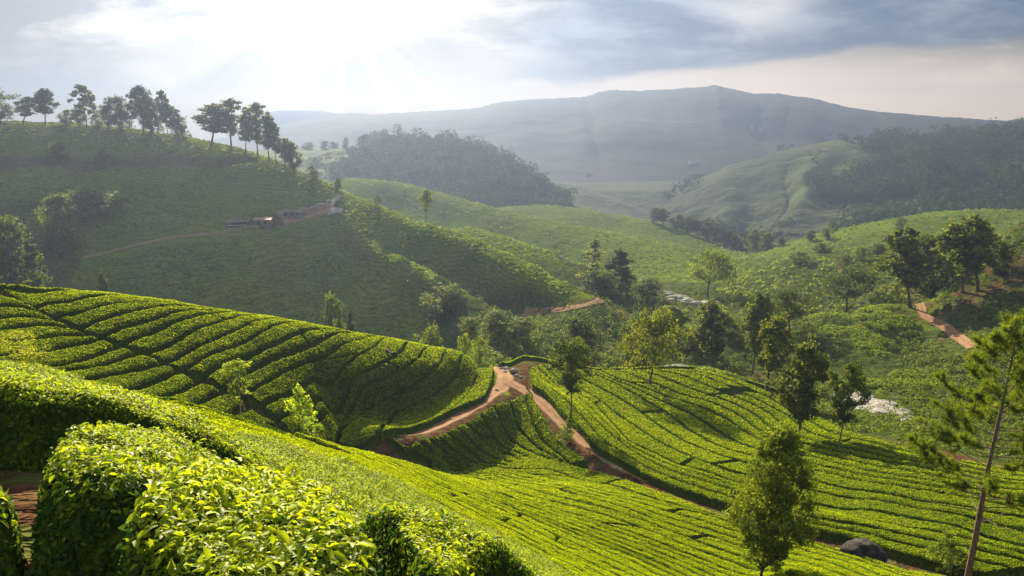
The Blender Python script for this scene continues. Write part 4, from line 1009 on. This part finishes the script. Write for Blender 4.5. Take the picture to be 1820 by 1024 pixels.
# --- the big pine
def pine(px,pyb,pyt,Y,label):
    rng=np.random.default_rng(12); a,_=aq(px,pyb); x,y=float(a)*Y,Y; z=float(ground(x,y))
    _,qt=aq(px,pyt); H=CZ-float(qt)*y-z
    root=empty('pine_tree',(x,y,z-0.1)); tag(root,label,'pine tree'); 
    zt=np.linspace(-0.2,H,26); f=np.clip(zt/H,0,1)
    TP=np.stack([0.085*H*f**1.1+0.05*np.sin(f*9),0.05*np.sin(f*6+1),zt],1)
    tr=0.155*(1-f)**0.8+0.018+0.06*np.exp(-zt/0.4)
    v,fc=tube(TP,tr,12); meshobj('trunk',v,[fc],M_PINEBARK,root)
    bra=[];tuft=[]
    nb=64
    for i in range(nb):
        fz=0.30+0.67*((i+rng.random()*0.8)/nb); zb=fz*H
        if fz<0.5 and rng.random()<0.25: continue
        base=np.array([np.interp(zb,zt,TP[:,k]) for k in range(3)])
        an=i*2.39996+rng.normal()*0.45; Lb=(0.35*H)*(1-fz)**0.62*np.interp(fz,[0.3,0.42,0.6],[0.62,0.95,1.0])*rng.uniform(0.72,1.2)+0.25
        up=np.interp(fz,[0.3,0.6,0.97],[0.10,0.28,0.95])
        d=np.array([math.cos(an),math.sin(an),up]); d/=np.linalg.norm(d)
        tip=base+d*Lb+np.array([0,0,0.10*Lb]); midp=base+d*Lb*0.55-np.array([0,0,0.05*Lb])
        B=bez(base,midp,tip,9); r0=0.020+0.030*(1-fz)
        bra.append(tube(B,np.linspace(r0,r0*0.25,9),5))
        if fz<0.40 and rng.random()<0.5:
            if rng.random()<0.5: tuft.append((tip,d))
            continue
        tuft.append((tip,d))
        nsub=int(3+Lb*5.0)
        for k in range(nsub):
            s=rng.uniform(0.42,0.98); p0=B[min(8,int(s*8))]
            dd=d*0.8+rng.normal(size=3)*0.55+np.array([0,0,0.45]); dd/=np.linalg.norm(dd)
            e=p0+dd*rng.uniform(0.22,0.60)*min(1.0,Lb*0.7); bra.append(tube(np.array([p0,(p0+e)/2+0.02,e]),[r0*0.35,r0*0.25,r0*0.15],4)); tuft.append((e,dd))
    tuft.append((np.array([TP[-1,0],TP[-1,1],H]),np.array([0,0,1.0])))
    v,fc=joinparts(bra); meshobj('branch',v,[fc],M_PINEBARK,root)
    P=[];N=[];T=[];D_=[]
    VV_=[];TT_=[]
    for c_,d in tuft:
        n=int(rng.integers(70,105)); tn=rng.normal()*0.2
        dirs=d*0.75+rng.normal(size=(n,3))*0.62+np.array([0,0,0.25]); dirs/=np.linalg.norm(dirs,axis=1)[:,None]
        L=rng.uniform(0.16,0.34,n)[:,None]; st=c_-d*rng.uniform(0,0.30,n)[:,None]
        sd=np.cross(dirs,rng.normal(size=(n,3))); sd/=np.linalg.norm(sd,axis=1)[:,None]; w_=0.0125
        dr=np.array([0,0,-0.02])
        VV_.append(np.stack([st-sd*w_*0.6,st+sd*w_*0.6,st+dirs*L+sd*w_*0.5+dr,st+dirs*L-sd*w_*0.5+dr],1).reshape(-1,3))
        TT_.append(np.repeat(np.clip(0.55+tn+rng.normal(size=n)*0.2,0,1),4))
    V=np.concatenate(VV_); n=len(V)//4
    o=meshobj('crown',V,[np.arange(n)[:,None]*4+np.array([[0,1,2,3]])],M_NEEDLE,root,attrs={'tint':np.concatenate(TT_)},smooth=False)
    o.color=(1.25,1.25,0.9,1)
pine(1712,1062,566,39,'big pine with a bare lower trunk and tufted branches in the right foreground')
# --- woods that read as one mass: far hillsides covered in trees
def wood(name,pts,hgt,ncard,cs,color,seed,asp=0.45):
    rng=np.random.default_rng(seed); P=[];N=[];T=[];L=[]
    for (x,y,z) in pts:
        h=hgt*rng.choice([0.6,0.8,1.0,1.25,1.6])*rng.uniform(0.85,1.15); w_=h*asp*rng.uniform(0.8,1.2); tn=rng.normal()*0.2; n=ncard
        d=rng.normal(size=(n,3)); d/=np.linalg.norm(d,axis=1)[:,None]; d[:,2]=np.abs(d[:,2])*np.where(rng.random(n)<0.75,1,-0.6)
        lob=rng.normal(size=(4,3))*np.array([w_*0.45,w_*0.45,h*0.16]); k=rng.integers(0,4,n)
        p_=np.array([x,y,z+h*0.58])+lob[k]+d*np.array([w_*0.72,w_*0.72,h*0.36])*rng.uniform(0.8,1.05,n)[:,None]
        P.append(p_);N.append(d);T.append(0.42+tn*0.8+rng.normal(size=n)*0.08);L.append(np.full(n,cs)*rng.uniform(.7,1.3,n))
    P=np.concatenate(P);N=np.concatenate(N);T=np.clip(np.concatenate(T),0,1);L=np.concatenate(L)
    V,F,per=leafcards(P,N,L,0.8,rng,False,0.25)
    o=meshobj(name,V,F,M_WOOD,attrs={'tint':np.repeat(T,per)},smooth=False); o.color=(*color,1); tag(o,kind='stuff'); return o
def sample_grid(G,n,rng,cond):
    out=[]; a,b=G.shape[:2]; x=G[...,0];y=G[...,1];z=G[...,2]
    px,py=topx(x,y,z)
    ii,jj=np.where(cond(px,py,x,y,z)); k=rng.choice(len(ii),n)
    for i,j in zip(ii[k],jj[k]):
        f,g=rng.random(),rng.random(); i2=min(i+1,a-1); j2=min(j+1,b-1)
        out.append(G[i,j]+(G[i2,j]-G[i,j])*f+(G[i,j2]-G[i,j])*g)
    return out
rw=np.random.default_rng(77)
nfar=lambda x,y,s,sd:fbm(x/s,y/s,sd,3)
wood('woodland',sample_grid(GW,1300,rw,lambda px,py,x,y,z:(px>600+nfar(x,y,60,5)*160)&(px<1010)&(nfar(x,y,40,7)>-0.33)),9.0,46,2.5,(1.25,1.3,1.1),1)
wood('forest',sample_grid(GR[:112],2600,rw,lambda px,py,x,y,z:(px>1610-(py-250)*0.8+nfar(x,y,70,8)*330)&(px<1960)&((py<385+nfar(x,y,70,9)*90)|(px>1700))),12.0,44,3.1,(.95,1.05,.9),2)
wood('scattered_woodland',sample_grid(GR[:112],240,rw,lambda px,py,x,y,z:(px<1600)&(px>1180)&(nfar(x,y,70,19)>0.10)),7.0,36,2.0,(.7,.8,.65),3)
# --- scrub in the valley and bushes on the scrub hill
def scatter(n,cond,rng,ymin=130,ymax=330):
    ii,jj=np.where(cond); k=rng.choice(len(ii),n)
    dx_=rng.normal(size=n)*0.5; dy_=rng.normal(size=n)*0.5
    x=XX[ii[k],jj[k]]+dx_; y=YY[ii[k],jj[k]]+dy_; return np.stack([x,y,ground(x,y)],1)
def mounds(name,pts,hgt,ncard,cs,color,seed,flat=0.7,spread=1.0):
    rng=np.random.default_rng(seed); P=[];N=[];T=[];L=[]
    for (x,y,z) in pts:
        h=hgt*rng.uniform(0.55,1.35); w_=h*rng.uniform(0.7,1.2)*spread; tn=rng.normal()*0.22; n=ncard
        d=rng.normal(size=(n,3)); d/=np.linalg.norm(d,axis=1)[:,None]; d[:,2]=np.abs(d[:,2])
        P.append(np.array([x,y,z-0.1])+d*np.array([w_,w_,h])*rng.uniform(0.75,1.05,n)[:,None]); N.append(d+np.array([0,0,.3])); T.append(0.45+tn+rng.normal(size=n)*0.2); L.append(cs*rng.uniform(.65,1.35,n))
    P=np.concatenate(P);N=np.concatenate(N);T=np.clip(np.concatenate(T),0,1);L=np.concatenate(L)
    V,F,per=leafcards(P,N,L,0.6,rng,False,0.8)
    o=meshobj(name,V,F,M_TREELEAF,attrs={'tint':np.repeat(T,per)},smooth=False); o.color=(*color,1); tag(o,kind='stuff'); return o
hillc=(flat<0.1)&(PX>1250)&(PX<1760)&(PY>520)&(YY>128)&(YY<215)&(soil<0.4)&(scrub<0.75)
mounds('tea_bushes',scatter(4200,hillc,rw),0.78,44,0.34,(1.55,1.65,.5),11)
valc=(PX>850)&(PX<1480)&(PY>520)&(YY>140)&(YY<260)&(scrub>0.3)
mounds('scrub',scatter(900,valc,rw),1.5,44,0.45,(1.0,1.05,.75),12)
rgt=(flat<0.1)&(PX>1600)&(PX<1960)&(YY>95)&(YY<210)&(scrub>0.4)&(soil<0.35)
mounds('undergrowth',scatter(1500,rgt,rw),1.0,44,0.36,(.95,1.0,.75),13)
strm=(PX>1450)&(PX<1900)&(YY>86)&(YY<150)&(PY>690)
mounds('streamside_scrub',scatter(520,strm,rw),0.8,44,0.28,(1.1,1.15,.8),14)
ridgec=(PX>1280)&(PX<1960)&(YY>230)&(YY<540)&(PY>370)
mounds('ridge_scrub',scatter(2200,ridgec,rw),1.1,22,0.75,(1.6,1.65,.6),15)
leftc=(PX<330)&(YY>180)&(YY<300)&(scrub>0.4)
mounds('hillside_scrub',scatter(200,leftc,rw),1.6,40,0.55,(.8,.9,.7),16)
tl=(PX<1070)&(PX>-60)&(YY>170)&(YY<330)&(scrub<0.3)&(soil<0.2)&(flat<0.2)&(PY<600)
mounds('hillside_tea',scatter(7500,tl,rw),0.42,11,0.62,(1.35,1.4,.45),17,spread=2.0)
tl=(PX>520)&(PX<1330)&(YY>330)&(YY<720)
mounds('far_tea',scatter(5000,tl,rw),0.6,8,1.0,(1.15,1.3,.5),18,spread=2.2)
# ------------------------------------------------------------------ boulder, stones, stream
from mathutils import Vector
def rockmesh(seed,sx,sy,sz,n=4,rough=0.22,flatb=True):
    import bmesh
    bm=bmesh.new(); bmesh.ops.create_icosphere(bm,subdivisions=n,radius=1.0)
    V=np.array([v.co[:] for v in bm.verts]); F=np.array([[v.index for v in f.verts] for f in bm.faces]); bm.free()
    d=V.copy(); k=1+rough*(fbm(d[:,0]*1.2+seed,d[:,1]*1.2+d[:,2]*1.7,seed,4))+rough*0.5*fbm(d[:,2]*2.3-seed,d[:,0]*2.1+d[:,1],seed+3,4)
    V=V*k[:,None]*np.array([sx,sy,sz])
    return V,F
def rock(name,loc,size,seed,mat,label,cat='rock',group=None,rz=0,n=3,rough=0.3,parent=None):
    V,F=rockmesh(seed,*size,n=n,rough=rough); o=meshobj(name,V,[F],mat,parent); o.location=loc; o.rotation_euler=(0,0,rz)
    if parent is None: tag(o,label,cat,group)
    return o
q=cast([1528],[1004],0)[0]
rock('boulder',(q[0],q[1],q[2]+0.55),(1.50,1.25,1.22),4,M_BOULDER,'big dark rounded boulder among the tea rows, lower right','boulder',n=5,rough=0.26)
# stream: water strip with pale rock slabs
ST=[(1500,702,133),(1535,714,127),(1570,727,121),(1620,748,113),(1660,768,108),(1700,786,103),(1760,800,99)]
def strip(name,xy,width,mat,lift):
    L=smoothline(resample(xy,0.7),4); n=len(L); tg=np.gradient(L,axis=0); tg/=np.linalg.norm(tg,axis=1)[:,None]; nr=np.stack([-tg[:,1],tg[:,0]],1)
    ts=np.linspace(-1,1,9); X=L[:,0][:,None]+nr[:,0][:,None]*ts*width/2; Y_=L[:,1][:,None]+nr[:,1][:,None]*ts*width/2
    o=meshobj(name,np.stack([X,Y_,ground(X,Y_)+lift],-1).reshape(-1,3),[gridfaces(n,9)],mat); tag(o,kind='structure'); return L,nr
L,nr=strip('stream',wline(ST),4.5,M_WATER,0.10)
rg=np.random.default_rng(3)
for k in range(74):
    i=int(rg.integers(0,len(L))) if k>22 else int(rg.integers(0,len(L)//2))
    o_=rg.normal()*1.5; x,y=L[i]+nr[i]*o_; s=rg.uniform(0.35,1.15)*(1.35 if i<len(L)//2 else 0.9)
    rock('river_rock',(x,y,float(ground(x,y))+0.12),(s*1.25,s*1.0,s*0.32),k+20,M_PALEROCK,'flat pale rock slab in the stream bed at right','rock','pale rocks in the stream at right',rz=rg.uniform(0,6),n=3,rough=0.45)
# stream in the middle valley
ST2=[(1180,516,266),(1200,526,256),(1213,537,247),(1232,541,245),(1256,543,243),(1275,548,240)]
L2,nr2=strip('stream',wline(ST2),4.0,M_WATER,0.45)
for k in range(26):
    i=int(rg.integers(len(L2)//4,len(L2))); x,y=L2[i]+nr2[i]*rg.normal()*1.4; s=rg.uniform(0.6,1.5)
    rock('river_rock',(x,y,float(ground(x,y))+0.5),(s*1.4,s,s*0.5),k+120,M_PALEROCK,'white rock in the stream below the umbrella-shaped tree','rock','white rocks in the mid-valley stream',rz=rg.uniform(0,6),n=2,rough=0.45)
# stones and a white rock by the track junction
q=cast([914],[661],0.2,90)[0]
rock('white_rock',(q[0],q[1],q[2]+0.15),(0.62,0.45,0.42),9,M_PALEROCK,'large white rock on the bank at the track junction','rock',n=4,rough=0.4)
for k,(px,py,s) in enumerate([(884,651,.32),(892,655,.28),(900,656,.36),(919,668,.30),(925,671,.26),(898,661,.2),(883,694,.22),(978,700,.22),(990,716,.2),(1012,742,.26),(1008,735,.3),(1016,748,.3)]):
    q=cast([px],[py],0.1,80)[0]
    if not np.isnan(q[0]): rock('stone',(q[0],q[1],float(ground(q[0],q[1]))+0.15),(s*1.3,s,s*0.8),k+60,M_PALEROCK,'small pale stone beside the dirt track near the junction','stone','stones along the dirt track',n=2,rough=0.5)
# dead log on the middle hill hedges
q=cast([690],[627],0.95,60)[0]
p0=np.array([q[0]-0.55,q[1]+0.9,q[2]+0.12]); p1=np.array([q[0]+0.75,q[1]-0.9,q[2]+0.10])
lg=np.linspace(0,1,9)[:,None]; LP=p0*(1-lg)+p1*lg+np.array([0,0,0.05])*np.sin(lg*7)
loge=empty('dead_branch',tuple(p0)); tag(loge,'brown dead branch lying across the hedges of the middle hill','dead branch')
v,f=tube(LP-p0,0.16+0.03*np.sin(np.linspace(0,9,9)),8); meshobj('log',v,[f],M_DEADWOOD,loge)
pr_=[]
for k in range(7):
    b=LP[k+1]-p0; e=b+np.array([RNG.normal()*0.25,RNG.normal()*0.2,0.25+RNG.random()*0.25]); pr_.append(tube(np.array([b,(b+e)/2,e]),[0.05,0.035,0.015],5))
v,f=joinparts(pr_); meshobj('twigs',v,[f],M_DEADWOOD,loge)
# ------------------------------------------------------------------ people
def person(loc,rz,H,label,shirt,legcol,carry=False):
    import bmesh
    root=empty('person',loc,rz); tag(root,label,'person')
    J=dict(pel=(0,0,.53),spi=(0,0,.64),che=(0,.005,.76),nek=(0,.005,.845),hed=(0,.012,.90),top=(0,.012,.965),
      hipL=(-.05,0,.50),knL=(-.055,.02,.28),anL=(-.055,-.01,.04),toL=(-.058,.06,.015),hipR=(.05,0,.50),knR=(.058,.035,.28),anR=(.06,.05,.04),toR=(.063,.12,.015),
      shL=(-.105,0,.80),elL=(-.135,-.005,.65),wrL=(-.125,.04,.52),haL=(-.122,.055,.47),shR=(.105,0,.80),elR=(.14,.02,.655),wrR=(.115,.09,.55),haR=(.105,.115,.51))
    E=[('pel','spi'),('spi','che'),('che','nek'),('nek','hed'),('hed','top'),('pel','hipL'),('hipL','knL'),('knL','anL'),('anL','toL'),('pel','hipR'),('hipR','knR'),('knR','anR'),('anR','toR'),
      ('che','shL'),('shL','elL'),('elL','wrL'),('wrL','haL'),('che','shR'),('shR','elR'),('elR','wrR'),('wrR','haR')]
    rad=dict(pel=.075,spi=.066,che=.080,nek=.030,hed=.055,top=.038,hip=.055,kn=.036,an=.024,to=.018,sh=.036,el=.026,wr=.018,ha=.016)
    names=list(J); me=bpy.data.meshes.new('body'); me.from_pydata([tuple(c*H for c in J[n]) for n in names],[(names.index(a),names.index(b)) for a,b in E],[])
    o=bpy.data.objects.new('body',me); COL.objects.link(o); o.parent=root
    mod=o.modifiers.new('skin','SKIN'); me.skin_vertices.new() if not me.skin_vertices else None
    for i,n in enumerate(names):
        r=rad.get(n,rad.get(n[:2],rad.get(n[:3],.03)))*H; me.skin_vertices[0].data[i].radius=(r,r); me.skin_vertices[0].data[i].use_root=(n=='pel')
    sb=o.modifiers.new('sub','SUBSURF'); sb.levels=2; sb.render_levels=2
    me.materials.append(M_SKIN)
    # clothing: shirt and wrapped skirt as sleeves of cloth round the body, hair cap
    def ringcloth(name,rings,mat):
        v=[];k=20
        for (z,rx,ry,y0) in rings:
            a=np.linspace(0,2*np.pi,k,endpoint=False); v.append(np.stack([np.cos(a)*rx*(1+.05*np.sin(a*5)),np.sin(a)*ry+y0,np.full(k,z)+0.004*np.sin(a*3)],1))
        V=np.concatenate(v)*H; i=np.arange(len(rings)-1)[:,None]*k; j=np.arange(k)[None]; j2=(j+1)%k
        meshobj(name,V,[np.stack([i+j,i+j2,i+k+j2,i+k+j],-1).reshape(-1,4)],mat,root)
    ringcloth('shirt',[(.50,.105,.080,0),(.60,.092,.075,0),(.70,.100,.080,0),(.78,.118,.075,0),(.825,.080,.055,0),(.845,.038,.036,.004)],shirt)
    ringcloth('skirt',[(.10,.125,.115,.02),(.30,.112,.100,.01),(.46,.104,.086,0),(.56,.090,.074,0)],legcol)
    for s in (-1,1):
        a=np.array(J['shL' if s<0 else 'shR']); b=np.array(J['elL' if s<0 else 'elR']); v,f=tube(np.array([a,(a+b)/2,b])*H,np.array([.046,.040,.036])*H,10); meshobj('sleeve',v,[f],shirt,root)
    V,F=rockmesh(5,.060*H,.066*H,.070*H,n=3,rough=.05); V=V[:, :]+np.array([0,-.004*H,.935*H]); V[:,2]=np.maximum(V[:,2],(.905*H)); meshobj('hair',V,[F],M_HAIR,root)
    return root
q=cast([936],[690],0,90)[0]; person((q[0],q[1],float(ground(q[0],q[1]))+0.07),0.6,1.55,'person in orange clothes standing on the track at the junction',M_ORANGE,M_ORANGE)
q=cast([608],[347],0,200)[0]; person((q[0],q[1],float(ground(q[0],q[1]))+0.1),1.2,1.7,'tiny figure at the top of the pale path on the hill crest',M_RUSTROOF,M_WOODGREY)
# ------------------------------------------------------------------ sheds on the left hill
def boxm(x0,x1,y0,y1,z0,z1):
    v=np.array([(x,y,z) for x in (x0,x1) for y in (y0,y1) for z in (z0,z1)],float)
    return v,np.array([[0,1,3,2],[4,6,7,5],[0,4,5,1],[2,3,7,6],[0,2,6,4],[1,5,7,3]])
def shed(px,py,w,d,h,rz,label,wall,roof,doors,open_frame=False,pitch=0.35):
    q=cast([px],[py],0,200)[0]; z=float(ground(q[0],q[1])); r=empty('hut',(q[0],q[1]+d/2,z),rz); tag(r,label,'hut')
    parts=[]
    if not open_frame:
        v,f=boxm(-w/2,w/2,-d/2,d/2,-2.5,h); meshobj('wall',v,[f],wall,r,smooth=False)
    else:
        v,f=boxm(-w/2,w/2,-d/2,d/2,-2.5,0.15); meshobj('floor_slab',v,[f],M_CONCRETE,r,smooth=False)
        v,f=boxm(-w/2,w/2,d/2-.15,d/2,0.15,h); meshobj('wall',v,[f],wall,r,smooth=False)
        for x in np.linspace(-w/2+.1,w/2-.1,5):
            v,f=boxm(x-.09,x+.09,-d/2+.02,-d/2+.2,0.15,h); meshobj('post',v,[f],M_WOODGREY,r,smooth=False)
        v,f=boxm(-w/2,w/2,-d/2+.05,-d/2+.13,h*.42,h*.5); meshobj('railing',v,[f],M_WHITEWALL,r,smooth=False)
    nx=29; xs_=np.linspace(-w/2-.35,w/2+.35,nx); V=[]
    for k,(yy_,zz_) in enumerate([(-d/2-.4,h-.05),(0,h+pitch*d*.5),(d/2+.4,h-.05)]):
        V.append(np.stack([xs_,np.full(nx,yy_),zz_+0.04*np.sin(np.arange(nx)*np.pi/2)],1))
    T_=np.concatenate(V); B_=T_-np.array([0,0,.08]); n=len(T_); gf=gridfaces(3,nx)
    sidesf=[]
    for k in range(nx-1): sidesf+= [[k,k+1,n+k+1,n+k],[2*nx+k+1,2*nx+k,n+2*nx+k,n+2*nx+k+1]]
    for k in range(2): sidesf+=[[k*nx,n+k*nx,n+(k+1)*nx,(k+1)*nx],[k*nx+nx-1,(k+1)*nx+nx-1,n+(k+1)*nx+nx-1,n+k*nx+nx-1]]
    meshobj('roof',np.concatenate([T_,B_]),[gf,gf[:,::-1]+n,np.array(sidesf)],roof,r,smooth=False)
    for (x,ww,z0,hh,nm_) in doors:
        v,f=boxm(x-ww/2,x+ww/2,-d/2-.06,-d/2+.02,z0,z0+hh); fr=meshobj(nm_,v,[f],M_WOODGREY,r,smooth=False)
        v,f=boxm(x-ww/2+.1,x+ww/2-.1,-d/2-.075,-d/2-.055,z0+.1,z0+hh-.1); meshobj('opening',v,[f],M_DARK,fr,smooth=False)
    return r
shed(421,406,6.6,3.6,2.2,0.1,'pale open-fronted hut with posts and railing at the end of the hillside path',M_WHITEWALL,M_GREYROOF,[],True,0.25)
shed(466,403,5.4,3.4,2.3,0.05,'long dark brown hut right of the pale open-fronted one',M_WOODGREY,M_RUSTROOF,[(-1.3,1.0,0,1.9,'door'),(1.0,1.1,.9,.9,'window')])
shed(517,388,6.6,3.4,2.2,0.12,'blue-walled hut beside the bare earth yard',M_BLUE,M_GREYROOF,[(-2.0,1.0,0,1.9,'door'),(0.2,1.1,.9,.9,'window'),(2.1,1.1,.9,.9,'window')])
# white sheet spread at the end of the yard, rubble along its upper side
q=cast([596],[377],0.1,200)[0]
gx=np.linspace(-2.4,2.4,24); gy=np.linspace(-1.8,1.8,16); X,Y_=np.meshgrid(gx+q[0],gy+q[1],indexing='ij'); Z=ground(X,Y_)+0.75+0.15*fbm(X*1.2,Y_*1.2,201,3)
keep=meshobj('white_sheet',np.concatenate([np.stack([X,Y_,Z],-1).reshape(-1,3),np.stack([X,Y_,Z-0.05],-1).reshape(-1,3)]),[gridfaces(24,16)[:,::-1],gridfaces(24,16)+24*16],M_CONCRETE)
tag(keep,'white sheet spread on the slope at the end of the earth yard','sheet')
for k in range(16):
    px=495+k*6.0; py=np.interp(px,[495,535,560,590],[381,377,369,359])+RNG.normal()*1.2; q=cast([px],[py],0,200)[0]; s=RNG.uniform(.35,.8)
    rock('rubble_stone',(q[0],q[1],float(ground(q[0],q[1]))+.2),(s*1.2,s,s*.9),k+300,M_PALEROCK,'pale stone in the rubble line above the hillside yard','stone','rubble above the hillside yard',n=2,rough=.5)
# low grey roof half hidden behind the far crest of the tea slope
q=pt(1205,655,150); zr=float(pt(1205,649,150)[2]); r=empty('shelter',(q[0],150.0,zr-2.6)); tag(r,'low shelter with a grey sheet roof just behind the far tea crest','shelter')
v,f=boxm(-1.9,1.9,-1.6,1.6,-1.5,1.95); meshobj('wall',v,[f],M_WOODGREY,r,smooth=False)
tx=np.linspace(-2.3,2.3,30); arc=0.35*(1-(tx/2.3)**2); V=[]
for yv in (-2.0,2.0):
    V.append(np.stack([tx,np.full(30,yv),1.95+arc],1))
T_=np.concatenate(V); meshobj('roof',np.concatenate([T_,T_-np.array([0,0,.1])]),[gridfaces(2,30),gridfaces(2,30)[:,::-1]+60],M_GREYROOF,r)
# far white buildings in the haze
for k,(px,py,Y,w_,h_) in enumerate([(1229,291,1750,12,9),(1236,289,1740,8,6),(1222,293,1730,9,5),(1045,311,1650,16,5),(1336,228,2250,10,6),(1352,232,2240,14,5),(1180,310,1600,8,4)]):
    c0=pt(px,py,Y); 
    # rests on the mountain flank
    dd=np.hypot(GM[...,0]-c0[0],GM[...,1]-c0[1]); i,j=np.unravel_index(dd.argmin(),dd.shape); zz=float(GM[i,j,2])
    pxs,pys=topx(GM[...,0],GM[...,1],GM[...,2]); dd=np.where(np.arange(GM.shape[0])[:,None]<118,np.hypot(pxs-px,pys-py),1e9); i,j=np.unravel_index(dd.argmin(),dd.shape); x,y,zz=GM[i,j]
    r=empty('distant_building',(x,y,zz),0.2*k,(.6,.6,.6)); tag(r,'tiny white building far off in the haze on the mountain flank','building','far white buildings in the haze')
    v,f=boxm(-w_/2,w_/2,-3,3,-4,h_); meshobj('wall',v,[f],M_WHITEWALL,r,smooth=False)
    v=np.array([(-w_/2-.5,-3.6,h_),(w_/2+.5,-3.6,h_),(w_/2+.5,3.6,h_),(-w_/2-.5,3.6,h_),(-w_/2-.5,0,h_+2),(w_/2+.5,0,h_+2)],float)
    meshobj('roof',v,[np.array([[0,1,5,4],[2,3,4,5],[0,3,2,1]]),np.array([[0,4,3],[1,2,5]])],M_CONCRETE,r,smooth=False)

# ------------------------------------------------------------------ haze
m,out=newmat('haze')
vp=S.nt.nodes.new('ShaderNodeVolumePrincipled'); vp.inputs['Color'].default_value=(0.102,0.136,0.227,1); vp.inputs['Density'].default_value=6.0e-4
vp.inputs['Anisotropy'].default_value=0.66
S.nt.links.new(vp.outputs[0],out.inputs['Volume'])
hx0,hx1,hy0,hy1,hz0,hz1=-2800,2800,-120,2300,-75,262
hv=[(x,y,z) for x in (hx0,hx1) for y in (hy0,hy1) for z in (hz0,hz1)]
hz=meshobj('haze',np.array(hv,float),[np.array([[0,1,3,2],[4,6,7,5],[0,4,5,1],[2,3,7,6],[0,2,6,4],[1,5,7,3]])],m,smooth=False)
tag(hz,kind='stuff')
